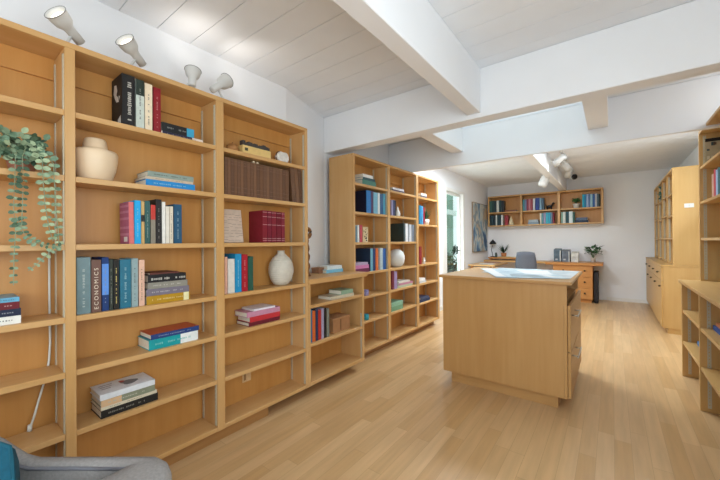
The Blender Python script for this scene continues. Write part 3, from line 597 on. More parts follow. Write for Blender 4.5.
# ------------------------------------------------------------------ bookcases
def bay_shelves(root, mat, x0, x1, bays, t=.026, bev=.0015):
    for (ya, yb, zs) in bays:
        for z in zs:
            MB().box(x0, x1, ya + .0005, yb - .0005, z - t, z).build('shelf', mat, root, bevel=bev)
def standards(root, faces, xs, z0, z1, wd=.016):
    """slotted steel strips on the inner faces: (y, sign)"""
    for y, sg in faces:
        for x in xs:
            m = MB()
            a, b = (y, y + sg * .004) if sg > 0 else (y - .004, y)
            m.box(x - wd / 2, x - wd / 6, a, b, z0, z1).box(x + wd / 6, x + wd / 2, a, b, z0, z1)
            z = z0
            while z < z1 - .02:
                m.box(x - wd / 6, x + wd / 6, a, b, z, min(z + .017, z1)); z += .0254
            m.build('shelf_standard', STEEL, root)

MX, MY, MZ = MAPLE
lb = thing('bookcase', 'tall maple bookcase along the left wall nearest the viewer, four clip lamps on top', 'bookcase', (-2.1, .75, 0))
XF0, XK0 = -1.935, -2.13
TOP = 2.154
panels = [(-.345, -.307), (.379, .416), (1.090, 1.139), (1.832, 1.858)]
for a, b in panels: MB().box(XK0 - .09, XF0, a, b, .086, TOP - .0265).build('side_panel', MZ, lb, bevel=.0015)
MB().box(XK0 - .09, XF0, -.345, 1.858, TOP - .026, TOP).build('top_panel', MY, lb, bevel=.0015)
bb = [(.416, 1.090), (1.139, 1.832), (-.307, .379)]
for a, b in bb:
    MB().box(XK0 - .012, XK0, a, b, .086, TOP - .027).build('back_panel', MAPLE_BACK, lb)
    MB().box(XK0, XK0 + .014, a + .001, b - .001, 2.028, TOP - .027).build('hanging_rail', MAPLE_BACK, lb)
    MB().box(XK0, XF0 - .002, a + .0005, b - .0005, .0865, .113).build('base_shelf', MY, lb, bevel=.0015)
Z0 = [1.847, 1.554, 1.245, .92, .675, .402]
bay_shelves(lb, MY, XK0 + .016, XF0 - .004, [(.416, 1.090, Z0), (1.139, 1.832, Z0), (-.307, .379, Z0)])
standards(lb, [(.379, -1), (1.090, -1), (1.832, -1)], (-1.955, -2.105), .12, 2.1)
MB().box(-2.0, -1.985, -.345, 1.50, 0, .0858).build('kick_board', KICK, lb)
MB().box(-2.12, -2.10, 1.50, 1.858, 0, .0858).build('kick_board', KICK, lb)
wo = thing('wall_outlet', 'small pale outlet plate at the bottom of the bay with the ribbed vase', 'outlet', (-2.1295, 1.42, .275))
MB().box(-2.1295, -2.1245, 1.385, 1.455, .235, .33).build('cover_plate', plain('#d9b98c', .5), wo, bevel=.002)
MB().box(-2.1244, -2.1225, 1.395, 1.412, .25, .312).build('socket', plain('#9a7a52', .5), wo)

# low bookcase with counter
lo = thing('low_bookcase', 'low open maple bookcase with counter between the two tall bookcases', 'bookcase', (-2.08, 2.24, 0))
MB().box(-2.225, XF0, 1.861, 1.882, .087, .905).build('side_panel', MZ, lo, bevel=.0015)
MB().box(-2.225, XF0, 2.579, 2.604, .087, .905).build('side_panel', MZ, lo, bevel=.0015)
MB().box(-2.225, -2.213, 1.8825, 2.5785, .118, .905).build('back_panel', MAPLE_BACK, lo)
MB().prism([(-1.922, 1.860), (-1.922, 2.645), (-2.057, 2.645), (-2.057, 2.603), (-2.44, 2.603), (-2.25, 1.955), (-2.235, 1.905), (-2.235, 1.860)], .9055, .947).build('counter', MY, lo, bevel=.002)
bay_shelves(lo, MY, -2.212, XF0 - .004, [(1.8825, 2.5785, [.735, .425])])
MB().box(-2.225, XF0 - .002, 1.8825, 2.5785, .087, .117).build('base_shelf', MY, lo, bevel=.0015)
MB().box(-2.19, -2.165, 1.88, 2.58, 0, .0865).build('plinth', MY, lo)
standards(lo, [(2.579, -1)], (-1.955,), .12, .55)

# far bookcase
fb = thing('bookcase', 'tall maple bookcase with three bays beyond the low bookcase, next to the glass door', 'bookcase', (-2.25, 3.6, 0))
XF2 = -2.06; XK2 = -2.295; T2 = 2.138
for a, b in ((2.606, 2.632), (3.247, 3.297), (3.948, 4.004), (4.612, 4.66)):
    MB().box(-2.39, XF2, a, b, .086, T2 - .0245).build('side_panel', MZ, fb, bevel=.0015)
MB().box(-2.39, XF2, 2.606, 4.66, T2 - .024, T2).build('top_panel', MY, fb, bevel=.0015)
fbays = [(2.632, 3.247, [1.848, 1.552, 1.24, .925, .67, .41]), (3.297, 3.948, [1.848, 1.552, 1.24, .925, .672, .41]), (4.004, 4.612, [1.848, 1.476, .93, .67, .405])]
for a, b, zs in fbays:
    MB().box(XK2 - .012, XK2, a, b, .086, T2 - .025).build('back_panel', MAPLE_BACK, fb)
    MB().box(XK2, XK2 + .014, a + .001, b - .001, 2.0, T2 - .025).build('hanging_rail', MAPLE_BACK, fb)
    MB().box(XK2, XF2 - .002, a + .0005, b - .0005, .0865, .113).build('base_shelf', MY, fb, bevel=.0015)
bay_shelves(fb, MY, XK2 + .016, XF2 - .004, fbays)
MB().box(-2.18, -2.155, 2.606, 4.66, 0, .0858).build('kick_board', KICK, fb)
standards(fb, [(3.247, -1), (3.948, -1), (4.612, -1)], (-2.08, -2.26), .12, 2.1)

# right, near: low counter unit
PX, PY, PZ = MAPLE_PALE
rl = thing('low_bookcase', 'long low maple bookcase with counter along the right wall', 'bookcase', (.74, 3.0, 0))
for a, b in ((4.18, 4.205), (3.415, 3.44), (2.65, 2.675), (1.9, 1.925)):
    MB().box(.5, .96, a, b, .001, .85).build('side_panel', PZ, rl, bevel=.0015)
MB().box(.482, .975, 1.9, 4.218, .8505, .876).build('counter', PY, rl, bevel=.002)
rb = [(3.44, 4.18), (2.675, 3.415), (1.925, 2.65)]
for a, b in rb:
    MB().box(.93, .942, a + .0005, b - .0005, .02, .85).build('back_panel', PZ, rl)
bay_shelves(rl, PY, .505, .928, [(a, b, [.605, .32]) for a, b in rb], .024)
standards(rl, [(4.18, -1), (3.415, -1)], (.548, .85), .03, .84, .02)
ru = thing('bookcase', 'tall maple bookcase standing on the low counter at the right edge of the view', 'bookcase', (.8, 3.0, .877))
for a, b in ((4.18, 4.202), (3.42, 3.445), (2.65, 2.675)):
    MB().box(.621, .975, a, b, .877, 2.18).build('side_panel', PZ, ru, bevel=.0015)
MB().box(.621, .975, 2.65, 4.202, 2.1805, 2.204).build('top_panel', PY, ru, bevel=.0015)
ub = [(3.445, 4.18), (2.675, 3.42)]
for a, b in ub:
    MB().box(.95, .962, a + .0005, b - .0005, .877, 2.18).build('back_panel', PZ, ru)
bay_shelves(ru, PY, .626, .948, [(a, b, [1.888, 1.578, 1.258]) for a, b in ub], .022)
standards(ru, [(4.18, -1), (3.42, -1)], (.656, .88), .89, 2.16, .02)

# right, far: cabinet with drawers and glazed upper part
fc = thing('cabinet', 'maple cabinet with drawers and doors along the right wall by the back wall', 'cabinet', (.75, 7.2, 0))
MB().box(.535, .96, 5.94, 8.44, .07, .88).build('carcass', PZ, fc, bevel=.0015)
MB().box(.575, .95, 5.95, 8.43, 0, .0695).build('plinth', PY, fc)
MB().box(.512, .975, 5.935, 8.455, .8805, .906).build('counter', PY, fc, bevel=.002)
n = 4
for i in range(n):
    a = 5.945 + i * 2.49 / n; b = a + 2.49 / n
    d = MB().box(.516, .534, a + .003, b - .003, .70, .872).build('drawer', PY, fc, bevel=.0015)
    MB().tube([(.516, (a + b) / 2, .79), (.496, (a + b) / 2, .79)], [.005, .005], 8).sphere((.499, (a + b) / 2, .79), .013).build('knob', BRONZE, d)
    d = MB().box(.516, .534, a + .003, b - .003, .078, .694).build('door', PZ, fc, bevel=.0015)
    MB().tube([(.516, a + .06, .62), (.496, a + .06, .62)], [.006, .006], 8).sphere((.499, a + .06, .62), .013).build('knob', BRONZE, d)
fu = thing('bookcase', 'tall open maple bookcase standing on the far right cabinet near the back wall', 'bookcase', (.8, 7.1, .907))
dv = [5.94, 6.52, 7.10, 7.68, 8.27]
for y in dv: MB().box(.631, .975, y, y + .026, .907, 2.16).build('side_panel', PZ, fu, bevel=.0015)
MB().box(.631, .975, 5.94, 8.30, 2.1605, 2.186).build('top_panel', PY, fu, bevel=.0015)
for k in range(4):
    a, c = dv[k] + .0265, dv[k + 1] - .0005
    MB().box(.955, .967, a, c, .907, 2.16).build('back_panel', PZ, fu)
    MB().box(.64, .953, a, c, .907, .929).build('base_panel', PY, fu)
    for z in ((1.265, 1.57, 1.865) if k % 2 == 0 else (1.265, 1.60, 1.89)): MB().box(.637, .953, a, c, z - .022, z).build('shelf', PY, fu)
standards(fu, [(dv[k], -1) for k in (1, 2, 3, 4)], (.66, .90), .94, 2.14, .02)
sp = thing('switch_plate', 'small white plate on the side of the far right bookcase', 'plate', (.785, 5.94, 1.68))
MB().box(.742, .832, 5.9345, 5.9395, 1.652, 1.705).build('cover_plate', plain('#dfe0da', .5), sp, bevel=.0015)
MB().box(.778, .796, 5.932, 5.9343, 1.666, 1.69).build('switch', plain('#cfd0ca', .4), sp)

# island
il = thing('island_cabinet', 'maple island cabinet with a drawing spread over its top in the middle of the floor', 'cabinet', (-.74, 3.37, 0))
IX, IY, IZ = ISLAND_W
m = MB().box(-1.206, -.285, 2.80, 3.79, .10, .776).box(-1.206, -.88, 2.80, 3.79, .776, .9245).box(-.88, -.264, 2.80, 2.822, .776, .9245).box(-.88, -.264, 3.768, 3.79, .776, .9245)
m.build('carcass', IZ, il)
MB().box(-1.232, -.232, 2.772, 3.82, .925, .947).build('worktop', IX, il, bevel=.0015)
MB().box(-1.15, -.33, 2.852, 3.75, 0, .0995).build('plinth', IX, il)
MB().box(-.284, -.264, 2.80, 2.821, .10, .7755).build('end_panel_edge', IZ, il)
for z0, z1, hz in ((.437, .771, .685), (.105, .429, .385)):
    d = MB().box(-.262, -.243, 2.815, 3.775, z0, z1).build('drawer', IY, il, bevel=.0015)
    MB().tube([(-.243, 2.93, hz), (-.205, 2.93, hz)], .005, 8).tube([(-.243, 3.16, hz), (-.205, 3.16, hz)], .005, 8).tube([(-.205, 2.90, hz), (-.205, 3.19, hz)], .006, 8).build('handle', NICKEL, d)

def drawing_mat(name, base, pale, ink, sc):
    m, n, l, p = new_mat(name)
    tc = n.new('ShaderNodeTexCoord')
    v = n.new('ShaderNodeTexVoronoi'); v.inputs['Scale'].default_value = sc; v.feature = 'F1'
    nz = n.new('ShaderNodeTexNoise'); nz.inputs['Scale'].default_value = sc * .8
    l.new(tc.outputs['Object'], v.inputs['Vector']); l.new(tc.outputs['Object'], nz.inputs['Vector'])
    cr = n.new('ShaderNodeValToRGB')
    cr.color_ramp.elements[0].position = .38; cr.color_ramp.elements[0].color = lin(base)
    cr.color_ramp.elements[1].position = .62; cr.color_ramp.elements[1].color = lin(pale)
    k = cr.color_ramp.elements.new(.5); k.color = lin(ink)
    l.new(nz.outputs['Fac'], cr.inputs[0])
    l.new(cr.outputs[0], p.inputs['Base Color'])
    p.inputs['Roughness'].default_value = .35
    return m
def sheet(name, poly, z, mat, label, extra=()):
    t = thing(name, label, 'drawing', (poly[0][0], poly[0][1], z))
    MB().prism(poly, z, z + .0025).build('paper', mat, t)
    for nm, pl, mt in extra: MB().prism(pl, z + .0027, z + .0033).build(nm, mt, t)
PALEP = plain('#eef1f3', .4, noise=.02)
GREYB = plain('#9fb2bd', .4, noise=.12, scale=12)
sheet('site_plan', [(-.99, 3.20), (-.26, 3.02), (-.25, 3.76), (-.98, 3.80)], .9475, drawing_mat('plan_under', '#c4ced3', '#dfe5e8', '#b6c4cc', 6), 'paler large drawing lying underneath on the island top')
sheet('site_plan', [(-.745, 2.79), (-.262, 2.99), (-.60, 3.79), (-1.12, 3.58)], .9505, drawing_mat('plan_top', '#a3bfcf', '#dbe8ee', '#c0d5df', 7), 'pale blue grey drawing with white areas lying on top on the island',
      [('white_margin', [(-.765, 2.84), (-.69, 2.871), (-1.01, 3.60), (-1.09, 3.565)], PALEP), ('white_area', [(-.62, 3.22), (-.40, 3.22), (-.50, 3.62), (-.76, 3.55)], PALEP), ('blue_area', [(-.66, 2.92), (-.42, 2.99), (-.52, 3.14), (-.72, 3.10)], GREYB), ('white_strip', [(-.40, 3.02), (-.33, 3.03), (-.44, 3.20), (-.50, 3.19)], PALEP)])

# wall-mounted shelf on the back wall
ws = thing('wall_shelf', 'wall mounted maple shelf unit with six compartments on the back wall', 'shelf', (-1.26, 8.37, 1.584))
WX0, WX1, WF, WB = -2.387, -.135, 8.25, 8.49
for a, b in ((WX0, WX0 + .03), (-1.672, -1.632), (-.932, -.886), (WX1 - .04, WX1)):
    MB().box(a, b, WF, WB, 1.606, 2.27).build('side_panel', CHERRY_LIGHT[2] if 'CHERRY_LIGHT' in globals() else MZ, ws, bevel=.0015)
MB().box(WX0, WX1, WF, WB, 2.2705, 2.298).build('top_panel', MX, ws, bevel=.0015)
MB().box(WX0, WX1, WF, WB, 1.580, 1.6035).build('base_panel', MX, ws, bevel=.0015)
for a, b in ((WX0 + .03, -1.672), (-1.632, -.932), (-.886, WX1 - .04)):
    MB().box(a + .0005, b - .0005, WB - .012, WB, 1.606, 2.27).build('back_panel', MAPLE_BACK, ws)
    MB().box(a + .0005, b - .0005, WF + .004, WB - .0125, 1.888, 1.9145).build('shelf', MX, ws, bevel=.0015)

# ------------------------------------------------------------------ books
def marks(seed, t, h, style):
    """small raised dashes standing for unreadable lettering along the spine"""
    r = random.Random(seed); m = MB()
    z = h * (.12 if style == 1 else .08); end = h * (.82 if style == 1 else .95)
    w = t * (.20 if style == 1 else .34)
    off = 0 if style == 1 else t * .08
    while z < end:
        ln = r.uniform(.003, .006) * (1.5 if style == 2 else 1)
        if r.random() < .8:
            k = w * r.uniform(.6, 1)
            m.box(-.0002, .0006, off - k / 2, off + k / 2, z, z + ln)
        z += ln + r.uniform(.0015, .004) + (.012 if r.random() < .12 else 0)
    return m
def text_mesh(s, size):
    cu = bpy.data.curves.new('lettering', 'FONT'); cu.body = s; cu.size = size; cu.align_x = 'CENTER'; cu.align_y = 'CENTER'; cu.extrude = .0004; cu.space_character = 1.45
    o = bpy.data.objects.new('lettering', cu); C.objects.link(o)
    bpy.context.view_layer.update()
    me = bpy.data.meshes.new_from_object(o.evaluated_get(bpy.context.evaluated_depsgraph_get()))
    bpy.data.objects.remove(o)
    return me
def blend(c, d, k):
    f_ = lambda h, i: int(h.lstrip('#')[i:i + 2], 16)
    return '#' + ''.join('%02x' % int(f_(c, i) * (1 - k) + f_(d, i) * k) for i in (0, 2, 4))
def luma(c):
    a = lin(c); return .3 * a[0] + .6 * a[1] + .1 * a[2]
def book(i, t, h, d, col, label, group, opt, loc, rot):
    r = random.Random(i * 7 + 3)
    bt = min(.0028, t * .16)
    m = MB()
    face = opt.get('face')
    m.cur = 0; m.box(-bt, 0, -t / 2, t / 2, 0, h)
    m.cur = 1 if face else 0
    m.box(-d, -bt - .00005, -t / 2, -t / 2 + bt, 0, h)
    m.cur = 2 if opt.get('top') else (1 if face else 0)
    if opt.get('top'):                       # flat book with another colour on its upper board
        m.mi[-6:] = [2] * 6
        m.cur = 0
    m.box(-d, -bt - .00005, t / 2 - bt, t / 2, 0, h)
    rough = r.choice((.35, .45, .6))
    mats = [plain(col, rough, noise=.07, scale=40), plain(face or col, rough, noise=.07, scale=25), plain(opt.get('top') or col, rough, noise=.05, scale=25)]
    o = m.build('book', mats)
    o.location = loc; o.rotation_euler = rot
    tag(o, label, 'book', group)
    MB().box(-d + .004, -bt - .0002, -t / 2 + bt, t / 2 - bt, .003, h - .003).build('page_block', PAGES, o, local=True)
    if 'band' in opt:
        c, a, b = opt['band']
        MB().box(-.0004, .0005, -t / 2, t / 2, h * a, h * b).build('spine_band', plain(c, rough), o, local=True)
    if 'ribs' in opt:
        rm = MB(); k = opt['ribs']
        for q in ((.10, .22, .84, .92) if k == 2 else (.12, .3, .5, .7, .88) if k != 3 else (.06, .12, .55, .8, .94)):
            wz = .006 if k == 1 else .0035
            rm.box(-.0004, .0022 if k == 1 else .0008, -t / 2 * .98, t / 2 * .98, h * q, h * q + wz)
        rm.build('spine_ribs', plain('#755542', .6) if k == 2 else plain('#b98a8a' if k == 3 else '#c07a9c', .5), o, local=True)
    if opt.get('fband'):                     # paler bands and a label on the visible cover
        q = MB()
        for z in (.2, .36, .58, .74, .88): q.box(-d * .98, -d * .04, -t / 2 - .0006, -t / 2, h * z, h * z + .012)
        q.build('cover_bands', plain('#c785a0', .6), o, local=True)
        MB().box(-d * .55, -d * .2, -t / 2 - .0008, -t / 2, h * .05, h * .17).build('cover_label', plain('#e4e0dc', .6), o, local=True)
    if opt.get('spots'):
        sm = MB()
        for q in range(14):
            yy = r.uniform(-.35, .35) * t; zz = r.uniform(.05, .93) * h; s = r.uniform(.004, .010)
            sm.prism([(0, 0), (0, 0), (0, 0)], 0, 0) if False else sm.box(-.0002, .0008, yy - s * .7, yy + s * .7, zz, zz + s * 1.6)
        sm.build('spine_spots', BLACK, o, local=True)
    if opt.get('txt'):
        me = text_mesh(opt['txt'], .02)
        xs = [v.co.x for v in me.vertices]; ysz = [v.co.y for v in me.vertices]
        kx = h * .78 / (max(xs) - min(xs)); ky = t * .42 / (max(ysz) - min(ysz)); cy0 = (max(ysz) + min(ysz)) / 2
        for v in me.vertices:                    # letters run up the spine
            v.co = Vector((v.co.z, -(v.co.y - cy0) * ky, v.co.x * kx))
        lo = bpy.data.objects.new('spine_lettering', me); C.objects.link(lo); lo.parent = o
        lo.location = (.0006, 0, h * .45)
        me.materials.append(plain('#e5d6c2', .5))
    if opt.get('t'):
        tc = opt.get('tc') or blend(col, '#e9e4d8' if luma(col) < .3 else '#3c3835', .75 if opt['t'] == 2 else .5)
        marks(i, t, h, opt['t']).build('spine_lettering', plain(tc, .5), o, local=True)
    if opt.get('art'):                       # pale portrait blot and corner on the front cover of the thick black book
        am = MB(); yv = -t / 2 - .0006
        def blot(pts): am.add([(x, yv, z) for x, z in pts] + [(x, yv + .0008, z) for x, z in pts], [tuple(range(len(pts))), tuple(range(2 * len(pts) - 1, len(pts) - 1, -1))])
        blot([(-d * .72, h * .86), (-d * .52, h * .84), (-d * .44, h * .72), (-d * .52, h * .64), (-d * .34, h * .57), (-d * .30, h * .48), (-d * .52, h * .50), (-d * .66, h * .58), (-d * .80, h * .70)])
        blot([(-d * .30, h * .60), (-d * .20, h * .58), (-d * .26, h * .50)])
        blot([(-d * .40, h * .14), (-d * .12, h * .20), (-d * .10, h * .02), (-d * .40, h * .02)])
        am.build('cover_art', plain('#d5d2cc', .5), o, local=True)
    if opt.get('pic'):                       # printed grey shape and red spot on the upper cover
        yv = -t / 2 - .0005
        pm = MB(); pm.cur = 0
        def disc(cx, cz, rx, rz, c):
            pm.cur = c; k = 14
            p = [(cx + rx * math.cos(2 * PI * j / k), cz + rz * math.sin(2 * PI * j / k) * (1 + .25 * math.sin(5 * j))) for j in range(k)]
            pm.add([(x, yv - c * .0003, z) for x, z in p] + [(x, yv + .0004, z) for x, z in p], [tuple(range(k)), tuple(range(2 * k - 1, k - 1, -1))])
        disc(-d * .48, h * .60, d * .22, h * .15, 0); disc(-d * .68, h * .50, d * .10, h * .05, 1)
        pm.build('cover_picture', [plain('#6c7680', .4), plain('#a63a34', .4)], o, local=True)
        tm = MB()
        for k in range(3):
            tm.box(-d * (.78 - .16 * k), -d * (.74 - .16 * k), yv, yv + .0003, h * .1, h * (.34 - .04 * k))
        tm.build('cover_lettering', plain('#8f8a92', .5), o, local=True)
    return o
i = 0
for (y0, y1, z, h, X, d, col, label, group, opt) in UPRIGHT:
    i += 1
    t = y1 - y0; a = math.radians(opt.get('lean', 0))
    dz = abs(math.sin(a)) * t / 2
    book(i, t, h, d, col, label, group, opt, (X, (y0 + y1) / 2, z + dz), (a, 0, 0))
for (y0, y1, z, t, X, d, col, label, group, opt) in FLAT:
    i += 1
    book(i, t, y1 - y0, d, col, label, group, opt, (X, y0, z + t / 2), (-PI / 2, 0, 0))
for (x0, x1, z, h, Y, d, col, label, group) in WALL_UP:
    i += 1
    book(i, x1 - x0, h, d, col, label, group, {}, ((x0 + x1) / 2, Y, z), (0, 0, -PI / 2))
for (x0, x1, z, t, Y, d, col, label, group) in WALL_FLAT:
    i += 1
    o = book(i, t, x1 - x0, d, col, label, group, {}, (0, 0, 0), (0, 0, 0))
    # thickness up, length along the wall, spine to the room
    o.matrix_world = Matrix(((0, 0, 1, x0), (-1, 0, 0, Y), (0, -1, 0, z + t / 2), (0, 0, 0, 1)))

# books in the bookcases on the right
RG = 'books on the second shelf at the right edge'
for y0, y1, h, col, label in ((3.868, 3.995, .02, None, None), (3.80, 3.862, .19, '#c9a08a', 'pinkish tan book on the right bookcase beside the red one'), (3.735, 3.796, .215, '#c8394a', 'red book on the second shelf of the right bookcase'), (3.672, 3.731, .205, '#9fbfe0', 'pale blue book between the red and teal ones on the right bookcase'), (3.60, 3.668, .21, '#1d6470', 'dark teal book on the second shelf of the right bookcase'), (3.53, 3.596, .2, '#264e57', 'petrol book at the near end of the row on the right bookcase')):
    if col:
        i += 1; book(i, (y1 - y0), h, .18, col, label, RG, {}, (.645, (y0 + y1) / 2, 1.5785), (0, 0, PI))
i += 1
bk_ = book(i, .022, .225, .17, '#b7a98c', 'patterned tan book with black top band facing out on the upper right shelf', None, {}, (.815, 4.10, 1.8885), (0, 0, 0))
MB().box(-.169, -.001, -.0118, -.0112, .196, .224).build('cover_band', BLACK, bk_, local=True)
m = MB(); r = random.Random(5)
for k in range(16):
    m.cur = k % 3; xx = r.uniform(-.16, -.03); zz = r.uniform(.01, .17); m.box(xx, xx + r.uniform(.01, .03), -.0117, -.0112, zz, zz + r.uniform(.008, .03))
m.build('cover_art', [plain('#46585a', .5), plain('#d8cfb6', .5), plain('#7a5a46', .5)], bk_, local=True)
i += 1; b1 = book(i, .03, .2, .2, '#2b57a5', 'blue book lying on the upper shelf of the right low bookcase', None, {}, (.56, 3.15, .6215), (-PI / 2, 0, PI))
b1.matrix_world = Matrix(((-1, 0, 0, .565), (0, 0, 1, 3.2), (0, -1, 0, .6208), (0, 0, 0, 1)))
i += 1; b2 = book(i, .022, .17, .16, '#d98a5c', 'orange book on top of the blue one in the right low bookcase', None, {}, (0, 0, 0), (0, 0, 0))
b2.matrix_world = Matrix(((-1, 0, 0, .575), (0, 0, 1, 3.21), (0, -1, 0, .6475), (0, 0, 0, 1)))
i += 1; b3 = book(i, .034, .22, .2, '#2f83c8', 'blue and white book lying in the far bay of the right low bookcase', None, {'band': ('#e8eef2', .1, .5)}, (0, 0, 0), (0, 0, 0))
b3.matrix_world = Matrix(((-1, 0, 0, .585), (0, 0, 1, 3.88), (0, -1, 0, .338), (0, 0, 0, 1)))

# ------------------------------------------------------------------ vases, pots, ornaments
def vase(name, label, prof, c, mat, n=32, ribs=None):
    t = thing(name, label, 'vase', c)
    m = MB()
    m.lathe(prof, c, n)
    m.build('body', mat, t)
    r, z = prof[-1]
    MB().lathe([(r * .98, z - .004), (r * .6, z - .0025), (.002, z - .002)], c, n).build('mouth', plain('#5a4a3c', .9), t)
    if ribs:
        q = MB()
        for z in ribs:
            rr = 0
            for (ra, za), (rb_, zb) in zip(prof[:-1], prof[1:]):
                if za <= z <= zb: rr = ra + (rb_ - ra) * (z - za) / max(1e-6, zb - za)
            k = 32
            q.rings([[(c[0] + (rr + .0025 * math.cos(2 * PI * a / 6)) * math.cos(2 * PI * j / k), c[1] + (rr + .0025 * math.cos(2 * PI * a / 6)) * math.sin(2 * PI * j / k), c[2] + z + .003 * math.sin(2 * PI * a / 6)) for a in range(6)] for j in range(k)], closed=True)
        q.build('ribs', mat, t)
    return t
vase('vase', 'large cream shouldered vase with wide collar on the shelf under the black book', [(.060, 0), (.068, .008), (.083, .055), (.091, .105), (.0925, .132), (.087, .147), (.054, .157), (.050, .163), (.045, .197), (.041, .206), (.037, .208)], (-2.03, .512, 1.5545), plain('#e9cfae', .4, noise=.05, scale=8))
vase('vase', 'white ribbed bottle vase on the shelf below the dark red volumes', [(.042, 0), (.058, .008), (.08, .045), (.094, .095), (.095, .125), (.087, .168), (.064, .205), (.036, .232), (.027, .241), (.026, .256), (.03, .262)], (-2.03, 1.662, .9205), plain('#cfc7b9', .8, noise=.06, scale=30), ribs=[.03 + .016 * k for k in range(12)])
vase('globe_vase', 'round white globe vase in the middle bay of the far bookcase', [(.05, 0), (.075, .012), (.098, .05), (.107, .10), (.104, .14), (.086, .185), (.05, .212), (.035, .218), (.032, .222)], (-2.175, 3.613, .9255), plain('#dfe3e2', .5, noise=.02))
vase('bottle', 'small white pear shaped bottle beside the black book in the far bookcase', [(.022, 0), (.032, .008), (.036, .03), (.026, .06), (.012, .085), (.008, .115), (.010, .12)], (-2.105, 3.535, 1.5525), plain('#eceae4', .4, noise=.02))

def mug(name, label, c, r, h, mat):
    t = thing(name, label, 'cup', c)
    MB().lathe([(r * .85, 0), (r, .004), (r, h), (r * .88, h), (r * .85, .006), (.002, .006)], c, 20).build('body', mat, t)
    pts = [(c[0] + .0, c[1] + r + r * .6 * math.sin(a), c[2] + h * .5 - h * .3 * math.cos(a)) for a in [PI * k / 8 for k in range(9)]]
    MB().tube(pts, r * .14, 8).build('handle', mat, t)
mug('mug', 'small purple and white cup on the fifth shelf of the first far bay', (-2.105, 2.862, .6705), .031, .06, plain('#8d88b8', .4, noise=.3, scale=60))
mug('mug', 'small teal cup on the sixth shelf of the first far bay', (-2.105, 2.862, .4105), .031, .058, plain('#2c98a8', .4, noise=.1))

# framed tile on the shelf
t = thing('picture_tile', 'cream tile with sketched lines leaning on the shelf left of the dark red volumes', 'picture', (-2.082, 1.29, 1.2468), (0, -.14, 0))
MB().box(-.008, .008, -.078, .078, 0, .232).build('tile', plain('#dcc7b4', .6, noise=.08, scale=20), t, local=True, bevel=.002)
m = MB(); r = random.Random(9)
for k in range(9):
    z = .02 + .022 * k; y = -.07
    while y < .06:
        ln = r.uniform(.015, .045); zz = z + r.uniform(-.006, .006)
        m.box(.0078, .0086, y, min(y + ln, .074), zz, zz + .0022); y += ln + r.uniform(.0, .02)
m.build('sketch', plain('#9c8475', .7), t, local=True)

# yellow house-shaped ornament with dark pegs
t = thing('ornament_box', 'pale yellow oblong ornament with dark notched top above the leather volumes', 'ornament', (-2.02, 1.42, 1.8475))
MB().box(-2.045, -1.985, 1.305, 1.54, 1.8475, 1.912).build('body', plain('#e3c27c', .5, noise=.06), t, bevel=.003)
m = MB(); r = random.Random(2)
for k in range(20):
    y = 1.312 + k * .0112; m.box(-2.03, -1.992, y, y + .0085, 1.9122, 1.9122 + r.uniform(.018, .034))
m.build('pegs', plain('#4b4643', .6), t)
MB().box(-1.9849, -1.983, 1.322, 1.345, 1.875, 1.895).build('window', plain('#4d4530', .6), t)
t = thing('round_ornament', 'round brown lump ornament at the left of the yellow oblong one', 'ornament', (-2.03, 1.255, 1.8475))
MB().sphere((-2.03, 1.255, 1.8475 + .033), .04, sc=(1, 1, .82)).build('body', plain('#b57f4a', .6, noise=.12), t)
MB().tube([(-2.03, 1.255, 1.909), (-2.03, 1.257, 1.921)], .004, 6).build('stem', plain('#7c5530', .7), t)
t = thing('stone_ornament', 'white marbled round stone with brown rim on the top shelf above the leather volumes', 'ornament', (-2.0, 1.657, 1.8475))
m = MB()
pts = []
for k in range(28):
    a = 2 * PI * k / 28; rr = .048 * (1 - .22 * math.exp(-((a - PI / 2) / .35) ** 2))
    pts.append((1.657 + rr * math.cos(a) * 1.15, 1.8475 + .046 + rr * math.sin(a)))
def yz_prism(pts, x0, x1, mb):
    n = len(pts); mb.add([(x0, y, z) for y, z in pts] + [(x1, y, z) for y, z in pts], [tuple(range(n - 1, -1, -1)), tuple(range(n, 2 * n))] + [(i, (i + 1) % n, n + (i + 1) % n, n + i) for i in range(n)]); return mb
yz_prism(pts, -2.025, -1.985, m).build('stone', plain('#dcd6cf', .4, noise=.16, scale=25), t, bevel=.008, seg=3)
q = MB()
q.tube([(-2.005, 1.657 + (y - 1.657) * 1.03, 1.8935 + (z - 1.8935) * 1.0) for y, z in pts[9:22]], .005, 6).build('rim', plain('#5d4028', .6), t)
t = thing('shell', 'tiny cream shell lying on top of the brown leather volumes', 'ornament', (-2.0, 1.42, 1.833))

MB().sphere((-2.0, 1.40, 1.8105), .010, 10, 6, (1, 1.3, .8)).sphere((-2.0, 1.432, 1.8095), .009, 10, 6, (1, 1.5, .8)).build('body', plain('#d8c4a4', .6), t)

# carved figurine and box on the counter
t = thing('carved_figurine', 'slender dark carved wooden figurine at the left end of the low counter', 'figurine', (-2.13, 2.035, .9475))
m = MB()
m.lathe([(.03, 0), (.032, .012), (.018, .02), (.014, .05), (.026, .08), (.024, .10), (.012, .125), (.022, .155), (.024, .18), (.011, .205), (.02, .235), (.018, .26), (.01, .285), (.015, .305), (.012, .33), (.006, .335)], (-2.13, 2.035, .9475), 16)
m.build('body', plain('#80552f', .5, noise=.25, scale=30), t)
q = MB(); q.tube([(-2.13, 2.035 + .03 * math.sin(a) + .005, 1.325 + .042 * -math.cos(a)) for a in [PI * k / 7 - .3 for k in range(11)]], [.010, .012, .014, .016, .018, .018, .016, .014, .012, .010, .008], 10)
q.build('head', plain('#8a5c30', .5, noise=.25, scale=30), t)
MB().sphere((-2.112, 2.063, 1.335), .008, 8, 6).build('eye', BLACK, t)
t = thing('wooden_box', 'small brown wooden box on the counter beside the pale blue books', 'box', (-2.25, 2.29, .9475))
